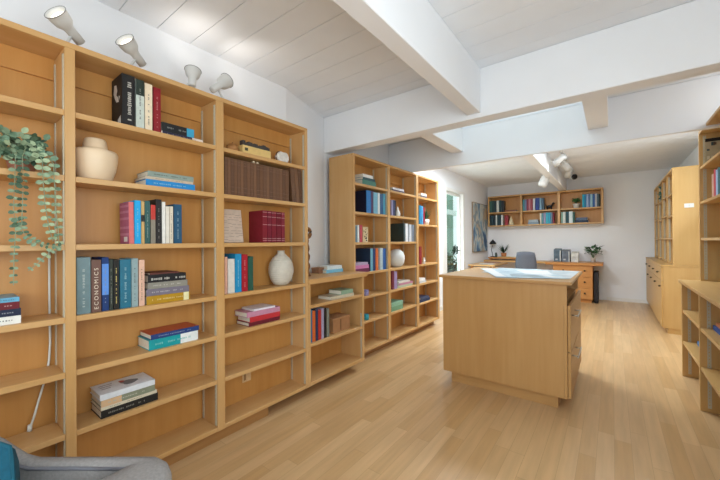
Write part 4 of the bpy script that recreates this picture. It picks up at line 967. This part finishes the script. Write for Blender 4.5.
MB().box(-2.30, -2.20, 2.25, 2.325, .9475, .985).build('body', plain('#8a6248', .6, noise=.15, scale=20), t, bevel=.002)
MB().box(-2.302, -2.198, 2.248, 2.327, .9855, 1.002).build('lid', plain('#9a7052', .6, noise=.15, scale=20), t, bevel=.002)
t = thing('cardboard_box', 'brown cardboard box right of the upright books in the low bookcase', 'box', (-2.05, 2.33, .4255))
MB().box(-2.14, -1.985, 2.205, 2.44, .4255, .545).build('body', plain('#a5764e', .75, noise=.06), t, bevel=.0015)
MB().box(-2.142, -1.983, 2.203, 2.442, .5455, .557).build('lid', plain('#ad7f56', .75, noise=.06), t)
MB().box(-1.9848, -1.983, 2.30, 2.315, .44, .54).build('strap', plain('#7d5636', .7), t)

# ------------------------------------------------------------------ plants
def pot(t, c, r0, r1, h, mat, rim=True):
    pr = [(r0, 0), (r1, h * .85), (r1 * 1.06, h * .86), (r1 * 1.06, h), (r1 * .9, h)] if rim else [(r0, 0), (r1, h), (r1 * .92, h)]
    MB().lathe(pr + [(r1 * .88, h - .012), (.002, h - .012)], c, 22).build('pot', mat, t)

# trailing eucalyptus on the left shelf
pc = (-2.03, .255, 1.5545)
tp = thing('trailing_plant', 'trailing blue green plant in a terracotta pot spilling down the left shelves', 'plant', pc)
pot(tp, pc, .038, .052, .085, plain('#b57a62', .7))
GREENS = [plain(c, .6, noise=.12, scale=40) for c in ('#6b866c', '#8a9f80', '#4c664e', '#a4b691', '#384f39')]
random.seed(21)
st = MB(); lf = MB()
def strand(pts, n, size, cols, seed):
    r = random.Random(seed)
    P = [Vector(p) for p in pts]
    st.tube(P, .0016, 5)
    seg = [(P[k + 1] - P[k]).length for k in range(len(P) - 1)]; tot = sum(seg)
    for q in range(n):
        s = tot * (q + .5) / n; k = 0
        while k < len(seg) - 1 and s > seg[k]: s -= seg[k]; k += 1
        b = P[k].lerp(P[k + 1], s / seg[k]); d = (P[k + 1] - P[k]).normalized()
        side = d.cross(Vector((1, 0, 0)))
        if side.length < .1: side = Vector((0, 1, 0))
        side.normalize()
        for sg in (-1, 1):
            lf.cur = r.choice(cols)
            dr = side * sg + d * .25 + Vector((r.uniform(-.3, .5), r.uniform(-.2, .2), r.uniform(-.25, .1)))
            z = size * r.uniform(.75, 1.15) * (1 - .45 * q / n)
            oval(b, dr, z, z * .78, r)
def oval(b, d, ln, wd, r):
    d = Vector(d).normalized(); u = Vector((1, r.uniform(-.3, .3), r.uniform(-.2, .5)))
    s = d.cross(u).normalized(); nn = s.cross(d).normalized()
    pts = [b]
    for (a, w_) in ((.2, .38), (.5, .5), (.8, .36)): pts.append(b + d * ln * a + s * wd * w_ + nn * wd * .08)
    pts.append(b + d * ln)
    for (a, w_) in ((.8, -.36), (.5, -.5), (.2, -.38)): pts.append(b + d * ln * a + s * wd * w_ + nn * wd * .08)
    pts.append(b + d * ln * .5)
    lf.add(pts, [(k, (k + 1) % 8, 8) for k in range(8)])
def up_(px): return px
XF_ = -1.905
strand([(-2.03, .25, 1.64), (-1.95, .235, 1.66), (XF_, .222, 1.60), (XF_, .22, 1.5), (XF_, .216, 1.40), (XF_, .222, 1.30), (XF_ + .01, .216, 1.20), (XF_ + .01, .214, 1.085)], 24, .026, (0, 1, 2), 1)
strand([(-2.03, .26, 1.64), (-1.95, .26, 1.665), (XF_ + .01, .24, 1.60), (XF_ + .01, .243, 1.5), (XF_ + .01, .24, 1.42), (XF_ + .01, .238, 1.32)], 18, .027, (0, 2, 4), 8)
strand([(-2.03, .265, 1.64), (-1.94, .285, 1.66), (XF_, .300, 1.60), (XF_, .304, 1.5), (XF_, .31, 1.40), (XF_, .322, 1.31), (XF_, .334, 1.26)], 17, .032, (1, 3, 3), 2)
strand([(-2.03, .27, 1.64), (-1.94, .31, 1.65), (XF_ + .006, .335, 1.59), (XF_ + .006, .338, 1.5), (XF_ + .006, .342, 1.40), (XF_ + .006, .35, 1.29), (XF_ + .006, .352, 1.24)], 16, .030, (1, 3, 0), 3)
strand([(XF_ + .01, .222, 1.36), (XF_ + .01, .245, 1.29), (XF_ + .01, .28, 1.252), (XF_ + .01, .32, 1.24), (XF_ + .01, .36, 1.236)], 11, .025, (2, 0, 1), 4)
strand([(XF_ + .006, .352, 1.24), (XF_ + .02, .33, 1.225), (XF_ + .02, .30, 1.19), (XF_ + .02, .28, 1.165), (XF_ + .02, .255, 1.14)], 6, .020, (3, 1), 5)
r = random.Random(31)
for k in range(150):
    a = r.uniform(0, 2 * PI); rad = r.random() ** .5
    b = Vector((-1.97 + .055 * rad * math.cos(a), .235 + .085 * rad * math.sin(a), 1.655 + .055 * r.uniform(-1, 1)))
    lf.cur = r.choice((0, 0, 1, 1, 2, 3, 4)); lf_d = Vector((r.uniform(-.4, 1), r.uniform(-1, 1), r.uniform(-.6, .8)))
    oval(b, lf_d, r.uniform(.022, .036), r.uniform(.017, .026), r)
for k in range(26):
    b = Vector((-2.0 + r.uniform(-.03, .03), .29 + r.uniform(-.03, .03), 1.66 + r.uniform(-.03, .045)))
    lf.cur = 4; oval(b, (r.uniform(-.2, .6), r.uniform(-.3, 1), r.uniform(-.3, .5)), r.uniform(.02, .03), .012, r)
for k in range(10):
    b = Vector((-2.03, .255, 1.635)); e = Vector((-1.97 + r.uniform(-.05, .05), .235 + r.uniform(-.08, .08), 1.68 + r.uniform(-.03, .05)))
    st.tube([b, b.lerp(e, .5) + Vector((0, 0, .02)), e], .0018, 5)
lf.build('foliage', GREENS, tp)
st.build('stems', plain('#8a9a7c', .7), tp)

def leafy(name, label, c, pr0, pr1, ph, potmat, leaves, seed, spread, hgt, ln, wd, cols, spiky=False):
    t = thing(name, label, 'plant', c)
    pot(t, c, pr0, pr1, ph, potmat, not spiky)
    r = random.Random(seed); m = MB(); s = MB()
    for k in range(leaves):
        a = r.uniform(0, 2 * PI); q = r.random() ** .6
        base = Vector((c[0], c[1], c[2] + ph - .01))
        tip = Vector((c[0] + spread[0] * q * math.cos(a), c[1] + spread[1] * q * math.sin(a), c[2] + ph + hgt * r.uniform(.35, 1)))
        m.cur = r.randrange(len(cols))
        if spiky:
            m.add(*leaf_verts(base, tip - base, (0, 0, 1) if abs((tip - base).normalized().z) < .95 else (1, 0, 0), (tip - base).length, wd))
        else:
            if k % 4 == 0: s.tube([base, base.lerp(tip, .5) + Vector((0, 0, hgt * .05)), tip], .0025, 5)
            m.add(*leaf_verts(tip, Vector((math.cos(a) * r.uniform(.2, 1), math.sin(a) * r.uniform(.2, 1), r.uniform(-.3, .8))), (0, 0, 1), ln * r.uniform(.7, 1.2), wd))
    m.build('foliage', [plain(x, .55, noise=.15) for x in cols], t)
    if not spiky: s.build('stems', plain('#55663f', .7), t)
    return t
WP = plain('#e6e4df', .5, noise=.02)
leafy('potted_plant', 'small grassy plant in a white pot in the last bay of the far bookcase', (-2.13, 4.37, 1.4765), .04, .048, .08, WP, 60, 3, (.10, .13), .16, .1, .016, ('#3f6a48', '#557d55', '#2f5038'), True)
leafy('potted_plant', 'round green plant in a white pot on the right of the wall shelf', (-.60, 8.345, 1.915), .048, .06, .09, WP, 110, 5, (.06, .05), .10, .045, .03, ('#3f7a45', '#57924f', '#2c5a36'))
leafy('potted_plant', 'spiky green plant in a terracotta pot on the left of the desk', (-2.055, 8.34, .8625), .05, .062, .085, plain('#bd7c4e', .7), 46, 7, (.17, .08), .24, .1, .03, ('#35553f', '#46694a', '#2a4434'), True)
leafy('potted_plant', 'bushy dark green plant in a small white pot at the right end of the desk', (-.31, 8.24, .7885), .036, .045, .09, WP, 80, 11, (.12, .1), .22, .075, .055, ('#2f6a38', '#3f7d44', '#23492c'))
tq = thing('trailing_plant', 'blue green trailing plant in the upper shelves of the far right bookcase', 'plant', (.76, 7.42, 1.8905))
pot(tq, (.76, 7.42, 1.8905), .05, .06, .09, WP)
m = MB(); r = random.Random(12)
for k in range(120):
    b = Vector((.70 + r.uniform(-.06, .08), 7.40 + r.uniform(-.14, .14), 1.98 + r.uniform(-.08, .13))); m.add(*leaf_verts(b, rv(), (0, 0, 1), .06, .045))
m.build('foliage', plain('#4f7f74', .6, noise=.2), tq)

# small figurine in the far bookcase
t = thing('figurine', 'tiny white figurine beside the tall red book in the last far bay', 'figurine', (-2.09, 4.21, .9305))
MB().lathe([(.022, 0), (.024, .006), (.016, .025), (.02, .045), (.010, .062)], (-2.09, 4.21, .9305), 14).sphere((-2.09, 4.21, 1.004), .014, 12, 8).build('body', plain('#e4e0d8', .5), t)
MB().tube([(-2.09, 4.198, .985), (-2.075, 4.188, .965)], .005, 8).tube([(-2.09, 4.222, .985), (-2.075, 4.232, .965)], .005, 8).build('arms', plain('#e0dcd3', .5), t)
# ornaments on the wall shelf
t = thing('figurine', 'cream pointed ornament beside the red book on the wall shelf', 'figurine', (-1.885, 8.34, 1.604))
MB().lathe([(.062, 0), (.064, .01), (.05, .05), (.055, .058), (.036, .105), (.04, .112), (.022, .155), (.012, .185), (.003, .195)], (-1.885, 8.34, 1.604), 18).build('body', plain('#dccba6', .6), t)
MB().sphere((-1.885, 8.34, 1.806), .011, 10, 6).build('finial', plain('#cdb78a', .6), t)
t = thing('animal_ornament', 'small black animal ornament on the upper middle wall shelf', 'ornament', (-1.10, 8.36, 1.915))
m = MB(); m.sphere((-1.10, 8.36, 1.985), .04, 14, 9, (1.45, .8, .8))
m.tube([(-1.055, 8.36, 2.0), (-1.03, 8.355, 2.04)], [.022, .016], 10).sphere((-1.022, 8.35, 2.05), .022, 12, 8, (1.3, .9, .9))
m.tube([(-1.155, 8.36, 1.995), (-1.175, 8.36, 2.03), (-1.165, 8.36, 2.05)], [.007, .006, .004], 8)
for dx, dy in ((-.04, -.02), (-.04, .02), (.04, -.02), (.04, .02)): m.tube([(-1.10 + dx, 8.36 + dy, 1.97), (-1.10 + dx, 8.36 + dy, 1.9155)], [.012, .009], 8)
m.build('body', BLACK, t)
MB().tube([(-1.027, 8.337, 2.065), (-1.03, 8.335, 2.08)], [.006, .002], 6).tube([(-1.027, 8.363, 2.065), (-1.03, 8.365, 2.08)], [.006, .002], 6).build('ears', BLACK, t)

# pale blue vase on the right counter
vase('vase', 'pale blue vase on the right counter cut off by the edge of the view', [(.05, 0), (.06, .01), (.075, .08), (.07, .17), (.04, .25), (.03, .30), (.036, .32)], (.80, 3.98, .8765), plain('#b9dbe2', .3, noise=.03))

# ------------------------------------------------------------------ cord
P_ = [(-2.122, .358, 1.24), (-2.122, .358, .99), (-2.122, .360, .78), (-2.122, .356, .70), (-2.122, .349, .645), (-2.116, .332, .58), (-2.108, .318, .53), (-2.10, .303, .47), (-2.10, .288, .415)]
cr_ = thing('power_cord', 'thin white cord hanging down the back of the plant bay', 'cord', (-2.1, .36, .41))
MB().tube(P_, .0045, 8).build('cable', plain('#dcdcd4', .5, noise=0), cr_)
MB().tube([(-2.1, .288, .432), (-2.1, .286, .4045)], [.008, .009], 8).build('plug', plain('#dcdcd4', .5, noise=0), cr_)

# ------------------------------------------------------------------ lamps
def clip_lamp(label, base, tail, mouth, watts):
    t = thing('clip_lamp', label, 'lamp', base, (0, 0, 0), 'white spot lamps on top of the bookcase')
    b = Vector(base); a = Vector(tail); e = Vector(mouth); d = (e - a); L = d.length; d.normalize()
    # bell-shaped shade and cylindrical socket along the axis
    ref = Vector((0, 0, 1)) if abs(d.z) < .9 else Vector((1, 0, 0))
    p = d.cross(ref).normalized(); q = d.cross(p).normalized()
    def ringed(prof, n=24): return [[a + d * s + (p * math.cos(2 * PI * k / n) + q * math.sin(2 * PI * k / n)) * r for k in range(n)] for s, r in prof]
    m = MB(); m.smooth = True
    m.rings(ringed([(0, .010), (.002, .021), (L * .45, .022), (L * .52, .024), (L * .66, .038), (L * .82, .043), (L * .97, .044), (L, .046), (L, .043), (L * .95, .040), (L * .7, .034), (L * .66, .020)]), caps=True)
    m.build('lamp_shade', LAMP_W, t)
    m = MB(); m.smooth = True
    m.rings(ringed([(L * .985, .0445), (L * .985, .0475), (L * 1.005, .0475), (L * 1.005, .0445)]), closed=True)
    m.build('rim', plain('#8d8b88', .5, noise=0), t)
    m = MB(); m.smooth = True
    m.rings(ringed([(L * .68, .012), (L * .78, .026), (L * .86, .032), (L * .9, .030), (L * .92, .012)]))
    m.build('bulb', plain('#fff6e6', .4, noise=0, emit=1.5), t)
    m = MB(); mid = a + d * L * .32
    m.tube([b + Vector((0, 0, .012)), b + Vector((0, 0, .03)), mid - d * .0 - Vector((0, 0, .0))], .006, 8)
    m.build('bracket', LAMP_W, t)
    MB().box(b.x - .025, b.x + .025, b.y - .02, b.y + .02, b.z, b.z + .012).build('base_plate', LAMP_W, t, bevel=.002)
    l = bpy.data.lights.new('lamp_light', 'SPOT'); l.energy = watts; l.spot_size = math.radians(120); l.spot_blend = 1; l.color = (1, .93, .84); l.shadow_soft_size = .04
    o = bpy.data.objects.new('lamp_light', l); C.objects.link(o); o.parent = t
    o.location = e + d * .01 - b
    o.rotation_euler = d.to_track_quat('-Z', 'Y').to_euler()
Zt = TOP + .0005
clip_lamp('white spot lamp pointing up left above the upright between plant and vase bays', (-2.01, 0.403, Zt), (-2.03, 0.4585, 2.2153), (-1.962, 0.3529, 2.2783), 0.9)
clip_lamp('white spot lamp pointing up left above the thick black book', (-2.01, 0.660, Zt), (-2.03, 0.7238, 2.2203), (-1.968, 0.6185, 2.2859), 0.9)
clip_lamp('white spot lamp standing almost upright, third from the left on the bookcase', (-2.01, 0.944, Zt), (-2.0, 0.9741, 2.1891), (-2.02, 0.9904, 2.2953), 1.5)
clip_lamp('white spot lamp tilted to the right, last of the four on the bookcase', (-2.01, 1.179, Zt), (-2.0, 1.0992, 2.21), (-2.02, 1.214, 2.3199), 1.5)

# track light in the far room
tl = thing('track_light', 'white ceiling track with swivel spot heads beside the beam in the far room', 'lamp', (-.6, 6.7, CEILZ - .0005))
MB().box(-.615, -.585, 5.6, 7.9, CEILZ - .03, CEILZ - .0005).build('rail', plain('#d9d7d2', .5, noise=0), tl)
def head(y, dx, dy, dz, x=-.6, L=.2, lit=0):
    b = Vector((x, y, CEILZ - .03)); j = b - Vector((0, 0, .09)); d = Vector((dx, dy, dz)).normalized()
    m = MB(); m.tube([b, j], .009, 8).tube([j - d * L * .4, j - d * L * .38, j + d * L * .2, j + d * L * .6], [.015, .042, .05, .06], 14)
    h = m.build('spot_head', LAMP_W, tl)
    MB().tube([j + d * (L * .6 + .0005), j + d * (L * .6 + .003)], .05, 14).build('lens', plain('#fff6e6', .4, noise=0, emit=2.5) if lit else BLACK, h)
    if lit:
        l = bpy.data.lights.new('lamp_light', 'SPOT'); l.energy = lit; l.spot_size = 1.6; l.spot_blend = .8; l.color = (1, .93, .82); l.shadow_soft_size = .04
        o = bpy.data.objects.new('lamp_light', l); C.objects.link(o); o.parent = tl
        o.location = j + d * (L * .62 + .01) - Vector(tl.location); o.rotation_euler = d.to_track_quat('-Z', 'Y').to_euler()
head(5.75, -.75, .3, -.5, lit=3)
head(6.3, .4, .9, -.5, lit=3)
head(6.9, -.3, .8, -.5, lit=3)
head(7.5, .35, -.9, -.25)
t2 = thing('spot_lamp', 'white oval spot lamp hanging left of the beam in the far room', 'lamp', (-.955, 6.45, CEILZ - .0005))
MB().lathe([(.04, -.02), (.04, 0), (.01, 0)], (-.955, 6.45, CEILZ - .0005), 16).build('canopy', LAMP_W, t2)
MB().tube([(-.955, 6.45, CEILZ - .02), (-.93, 6.45, CEILZ - .22)], .01, 8).build('stem', LAMP_W, t2)
MB().tube([(-.88, 6.44, CEILZ - .215), (-.885, 6.44, CEILZ - .225), (-.91, 6.44, CEILZ - .29), (-.945, 6.44, CEILZ - .37), (-.955, 6.44, CEILZ - .40), (-.96, 6.44, CEILZ - .41)], [.012, .05, .07, .075, .065, .05], 18).build('shade', LAMP_W, t2)

# ------------------------------------------------------------------ painting
def paint_mat():
    m, n, l, p = new_mat('abstract_canvas')
    tc = n.new('ShaderNodeTexCoord'); mp = n.new('ShaderNodeMapping'); mp.inputs['Scale'].default_value = (1, 2.6, 1.5)
    l.new(tc.outputs['Object'], mp.inputs[0])
    nz = n.new('ShaderNodeTexNoise'); nz.inputs['Scale'].default_value = 1.3; nz.inputs['Detail'].default_value = 4; nz.inputs['Distortion'].default_value = .25
    l.new(mp.outputs[0], nz.inputs['Vector'])
    cr = n.new('ShaderNodeValToRGB'); cr.color_ramp.interpolation = 'LINEAR'
    e = cr.color_ramp.elements
    e[0].position = .28; e[0].color = lin('#223a55'); e[1].position = .75; e[1].color = lin('#a9774f')
    for pz, c in ((.38, '#3f6690'), (.45, '#8fb0c6'), (.51, '#d9d3c2'), (.57, '#6f8ea3'), (.63, '#c9b79a')):
        k = e.new(pz); k.color = lin(c)
    l.new(nz.outputs['Fac'], cr.inputs[0]); l.new(cr.outputs[0], p.inputs['Base Color'])
    p.inputs['Roughness'].default_value = .7
    return m
t = thing('painting', 'abstract canvas in blue, cream and brown on the left wall of the far room', 'painting', (XB + .002, 7.8, 1.54))
MB().box(XB + .002, XB + .04, 7.31, 8.29, 1.0, 2.085).build('canvas', paint_mat(), t)
m = MB()
for a, b, c, d in ((7.295, 7.308, .985, 2.10), (8.292, 8.305, .985, 2.10), (7.308, 8.292, .985, .998), (7.308, 8.292, 2.087, 2.10)): m.box(XB + .002, XB + .036, a, b, c, d)
m.build('frame', plain('#8a7a68', .6), t)

# ------------------------------------------------------------------ desk group
HX, HY, HZ = CHERRY
dk = thing('desk', 'long wooden desk with a drawer pedestal along the back wall', 'desk', (-1.2, 8.1, 0))
MB().box(-1.12, -.146, 7.86, 8.485, .738, .788).build('desk_top', HX, dk, bevel=.003)
MB().box(-2.44, -1.122, 8.06, 8.485, .745, .785).build('desk_top', MX, dk, bevel=.003)
MB().box(-2.44, -1.90, 7.0, 8.058, .712, .742).build('side_top', MY, dk, bevel=.003)
MB().box(-.985, -.309, 7.92, 8.45, .06, .7375).build('pedestal', HZ, dk, bevel=.002)
MB().box(-.97, -.33, 7.95, 8.44, 0, .0595).build('plinth', HX, dk)
for k in range(3):
    z0 = .07 + k * .222
    d = MB().box(-.98, -.314, 7.90, 7.919, z0, z0 + .216).build('drawer', HX, dk, bevel=.002)
    m = MB()
    for xx in (-.80, -.44): m.tube([(xx, 7.90, z0 + .12), (xx, 7.885, z0 + .12)], .006, 8).sphere((xx, 7.878, z0 + .12), .017, 10, 7)
    m.build('knob', BRONZE, d)
for xx, yy_ in ((-1.95, 7.05), (-2.41, 7.05), (-2.41, 8.44)): MB().box(xx, xx + .045, yy_, yy_ + .045, 0, .7115).build('leg', HZ, dk)
rs = thing('desk_riser', 'reddish wooden riser shelf on the left of the desk carrying lamp and plant', 'shelf', (-2.0, 8.33, .7855))
MB().box(-2.38, -1.55, 8.20, 8.47, .815, .848).build('board', HX, rs, bevel=.003)
for xx in (-2.36, -1.60): MB().box(xx, xx + .03, 8.22, 8.46, .7855, .8148).build('foot', HZ, rs)
cp = thing('black_case', 'slim black case standing on the floor right of the desk drawers', 'casing', (-.26, 8.1, 0))  # plain near-black box beside the pedestal
MB().box(-.295, -.225, 7.95, 8.42, .02, .61).build('case', BLACK, cp, bevel=.006, seg=2)
MB().box(-.29, -.23, 7.944, 7.9495, .06, .57).build('front_panel', plain('#26252a', .4), cp)
MB().box(-.29, -.23, 7.97, 8.40, 0, .0195).build('foot', BLACK, cp)

# desk lamp
t = thing('desk_lamp', 'small desk lamp with black dome shade on the desk riser', 'lamp', (-2.30, 8.33, .8485))
MB().lathe([(.055, 0), (.055, .012), (.012, .018)], (-2.30, 8.33, .8485), 20).build('base', BLACK, t)
MB().tube([(-2.30, 8.33, .862), (-2.335, 8.33, 1.02), (-2.30, 8.33, 1.16)], .007, 8).build('arm', plain('#3a3a3c', .4, .4), t)
MB().lathe([(.078, 0), (.076, .02), (.055, .06), (.022, .09), (.012, .11), (.003, .112)], (-2.30, 8.33, 1.155), 22).build('shade', BLACK, t)
MB().sphere((-2.30, 8.33, 1.16), .03, 12, 8).build('bulb', plain('#f4efe2', .4, noise=0), t)
t = thing('glass_jar', 'small dark glass jar beside the desk lamp on the riser', 'jar', (-2.215, 8.28, .8485))
MB().lathe([(.028, 0), (.03, .005), (.03, .07), (.02, .08), (.02, .09)], (-2.215, 8.28, .8485), 16).build('body', plain('#4a5a52', .3), t)
MB().lathe([(.023, 0), (.023, .014), (.003, .015)], (-2.215, 8.28, .939), 16).build('lid', BLACK, t)
# yellowish books under the plant
z = .8488
for k, (x0, x1, th, col, label) in enumerate(((-2.17, -1.86, .012, None, None),)):
    i += 1; o = book(i, .0125, .30, .18, '#d9c48a', 'yellowish book lying on the desk riser under the spiky plant', None, {}, (0, 0, 0), (0, 0, 0))
    o.matrix_world = Matrix(((0, 0, 1, -2.17), (-1, 0, 0, 8.24), (0, -1, 0, .8555), (0, 0, 0, 1)))
i += 1; o = book(i, .012, .26, .17, '#cfc0a0', 'cream book beside the pot of the spiky plant on the riser', None, {}, (0, 0, 0), (0, 0, 0))
o.matrix_world = Matrix(((0, 0, 1, -1.86), (-1, 0, 0, 8.24), (0, -1, 0, .8553), (0, 0, 0, 1)))
for k, (y, col, label) in enumerate(((7.35, '#e8e6e0', 'white sheet of paper on the side desk near the wall'), (7.75, '#b98a76', 'reddish folder lying on the side desk'))):
    t = thing('paper_sheet' if k == 0 else 'folder', label, 'paper', (-2.15, y, .7425))
    MB().box(-2.3, -2.0, y - .12, y + .12, .7425, .746 + k * .008).build('sheet', plain(col, .6), t)
    if k: MB().box(-2.2, -2.1, y - .135, y - .1202, .7425, .7455).build('tab', plain('#d9c9b8', .6), t)

# picture-covered box files on the desk
FG = 'box files on the desk'
for k, (x0, x1, h, col, label) in enumerate(((-1.0, -.872, .275, '#5d6f7d', 'tall grey blue box file at the left on the desk'), (-.853, -.713, .255, '#6c7480', 'grey box file in the middle between the blue grey and the pale one'), (-.685, -.56, .21, '#d6d3cc', 'pale grey box file at the right of the three on the desk'))):
    t = thing('box_file', label, 'file', ((x0 + x1) / 2, 8.2, .7885), (0, 0, 0), FG)
    m = MB(); n0 = .7885
    m.add([(x0, 8.16, n0), (x1, 8.16, n0), (x1, 8.40, n0), (x0, 8.40, n0), (x0, 8.16, n0 + h * .93), (x1, 8.16, n0 + h * .86), (x1, 8.40, n0 + h), (x0, 8.40, n0 + h)], [(0, 3, 2, 1), (4, 5, 6, 7), (0, 1, 5, 4), (1, 2, 6, 5), (2, 3, 7, 6), (3, 0, 4, 7)])
    m.build('body', plain(col, .5, noise=.3, scale=14), t)
    if k < 2: MB().box(x1 - .016, x1 - .001, 8.1575, 8.1598, n0 + .002, n0 + h * .85).build('spine_strip', plain('#e9e8e4', .5), t)
    MB().box(x0 + .03, x0 + .07, 8.1575, 8.1598, n0 + .03, n0 + .06).build('label_tab', plain('#c9ccd0', .5), t)

# desk chair
ch = thing('desk_chair', 'grey upholstered swivel chair in front of the desk', 'chair', (-1.27, 6.85, 0))
FAB = plain('#5b5e68', .85, noise=.08, scale=60)
cx, cy = -1.27, 6.85
rows = []
for k in range(8):
    q = k / 7; z = .56 + q * .46; wd = .17 + .02 * math.sin(PI * q) - .02 * q; y0 = cy - .19 - .05 * q
    ring = []
    for j in range(9):
        s = -1 + 2 * j / 8; ring.append((cx + wd * s, y0 + .07 * s * s, z + (.02 * (1 - s * s) if k == 7 else 0)))
    for j in range(8, -1, -1):
        s = -1 + 2 * j / 8; ring.append((cx + wd * s * .97, y0 + .05 + .07 * s * s, z + (.02 * (1 - s * s) if k == 7 else 0)))
    rows.append(ring)
m = MB(); m.smooth = True; m.rings(rows); m.build('backrest', FAB, ch)
m = MB(); m.box(cx - .235, cx + .235, cy - .2, cy + .25, .43, .52); m.build('seat', FAB, ch, bevel=.035, seg=3)
MB().tube([(cx, cy, .09), (cx, cy, .43)], .025, 12).build('column', plain('#3a3b3e', .4, .5), ch)
MB().tube([(cx, cy - .14, .42), (cx, cy - .235, .45), (cx, cy - .255, .60)], .018, 8).build('back_support', plain('#3a3b3e', .4, .5), ch)
for k in range(5):
    a = 2 * PI * k / 5 + .3; e = (cx + .27 * math.cos(a), cy + .27 * math.sin(a))
    lg = MB().tube([(cx, cy, .10), (e[0], e[1], .075)], [.022, .014], 8).build('leg', plain('#3a3b3e', .4, .5), ch)
    MB().tube([(e[0] - .012, e[1], .031), (e[0] + .012, e[1], .031)], .03, 12).build('caster', BLACK, lg)

# ------------------------------------------------------------------ upholstered sofa in the near left corner
U = Vector((-.80, -.60, 0)); V = Vector((.60, -.80, 0)); P0 = Vector((-.882, .398, 0))
def S(u, v, z): return P0 + U * u + V * v + Vector((0, 0, z))
sf = thing('sofa', 'grey upholstered sofa with teal pillow cut off in the lower left corner', 'sofa', tuple(S(.55, .35, 0)))
GREY = plain('#8a8582', .9, noise=.10, scale=160, bump=.15)
W_, D_ = 1.12, .74
outer = [(0, D_), ]; inner = [(.20, D_), ]
def arc(cu, cv, r, a0, a1, n=6): return [(cu + r * math.cos(a0 + (a1 - a0) * k / n), cv + r * math.sin(a0 + (a1 - a0) * k / n)) for k in range(n + 1)]
us = [.24, .32, .36, .39, .42, .45, .48, .52, .56]; us += [W_ - u for u in us[-2::-1]]
outer += arc(.06, .06, .06, PI, 1.5 * PI) + [(u, 0) for u in us] + arc(W_ - .06, .06, .06, 1.5 * PI, 2 * PI) + [(W_, D_)]
inner += [(.185 - .0125 * k, .125 - .0145 * k) for k in range(7)] + [(u, .036) for u in us] + [(W_ - .11 - .0125 * k, .038 + .0145 * k) for k in range(7)] + [(W_ - .20, D_)]
def rimz(u):
    q = min(1, max(0, (W_ / 2 - abs(u - W_ / 2) - .36) / .13))
    return .708 + .06 * q * q * (3 - 2 * q)
prof = []
for (ou, ov), (iu, iv) in zip(outer, inner):
    mu, mv = (ou + iu) / 2, (ov + iv) / 2; z = rimz(mu)
    def L_(t, zz): return S(ou + (iu - ou) * t, ov + (iv - ov) * t, zz)
    prof.append([L_(0, .10), L_(0, z - .03), L_(.04, z - .012), L_(.15, z - .002), L_(.5, z), L_(.85, z - .002), L_(.96, z - .012), L_(1, z - .03), L_(1, .12)])
m = MB(); m.smooth = True; m.rings(prof)
m.build('frame_shell', GREY, sf)
def piping(side, dz):
    return [S(*( (o_[0] + (i_[0] - o_[0]) * side, o_[1] + (i_[1] - o_[1]) * side)), rimz((o_[0] + i_[0]) / 2) + dz) for o_, i_ in zip(outer, inner)]
MB().tube(piping(.97, -.012), .0045, 8).build('piping', plain('#6d6c72', .9), sf)
m = MB(); m.add([S(.13, .08, .24), S(W_ - .13, .08, .24), S(W_ - .13, D_ + .02, .24), S(.13, D_ + .02, .24), S(.13, .08, .43), S(W_ - .13, .08, .43), S(W_ - .13, D_ + .02, .43), S(.13, D_ + .02, .43)], [(0, 3, 2, 1), (4, 5, 6, 7), (0, 1, 5, 4), (1, 2, 6, 5), (2, 3, 7, 6), (3, 0, 4, 7)])
m.build('seat_cushion', GREY, sf, bevel=.03, seg=3)
for u, v in ((.05, .05), (W_ - .05, .05), (.05, D_ - .06), (W_ - .05, D_ - .06)):
    MB().tube([S(u, v, .12), S(u, v, 0)], [.022, .014], 10).build('leg', plain('#6b4a30', .5), sf)
# teal pillow leaning against the back
pl = thing('pillow', 'teal pillow leaning in the grey sofa at the lower left corner', 'pillow', tuple(S(.46, .16, .43)))
m = MB(); m.smooth = True
N = 12; top = []
for side in (1, -1):
    for a in range(N + 1):
        for b in range(N + 1):
            s = -1 + 2 * a / N; q = -1 + 2 * b / N
            th = .065 * (1 - s ** 4) ** .5 * (1 - q ** 4) ** .5 * side
            pu = .466 + .19 * s * (1 - .22 * q * q) * 1.06; pz = .642 + .19 * q * (1 - .14 * s * s); pv = .175 - .10 * (q * .5) + th
            top.append(S(pu, pv, pz))
fs = []; K = (N + 1) * (N + 1)
for sd in range(2):
    for a in range(N):
        for b in range(N):
            q0 = sd * K + a * (N + 1) + b; f_ = (q0, q0 + 1, q0 + N + 2, q0 + N + 1)
            fs.append(f_ if sd else f_[::-1])
m.add(top, fs)
m.build('cover', plain('#084b5f', .85, noise=.12, scale=90), pl)
edge = []
for a in range(4 * N):
    k = a // N; f_ = -1 + 2 * (a % N) / N
    s, q = ((f_, -1), (1, f_), (-f_, 1), (-1, -f_))[k]
    edge.append(S(.466 + .19 * s * (1 - .22 * q * q) * 1.06, .175 - .05 * q, .642 + .19 * q * (1 - .14 * s * s)))
MB().tube(edge + [edge[0]], .004, 6).build('piping', plain('#094a5b', .85), pl)
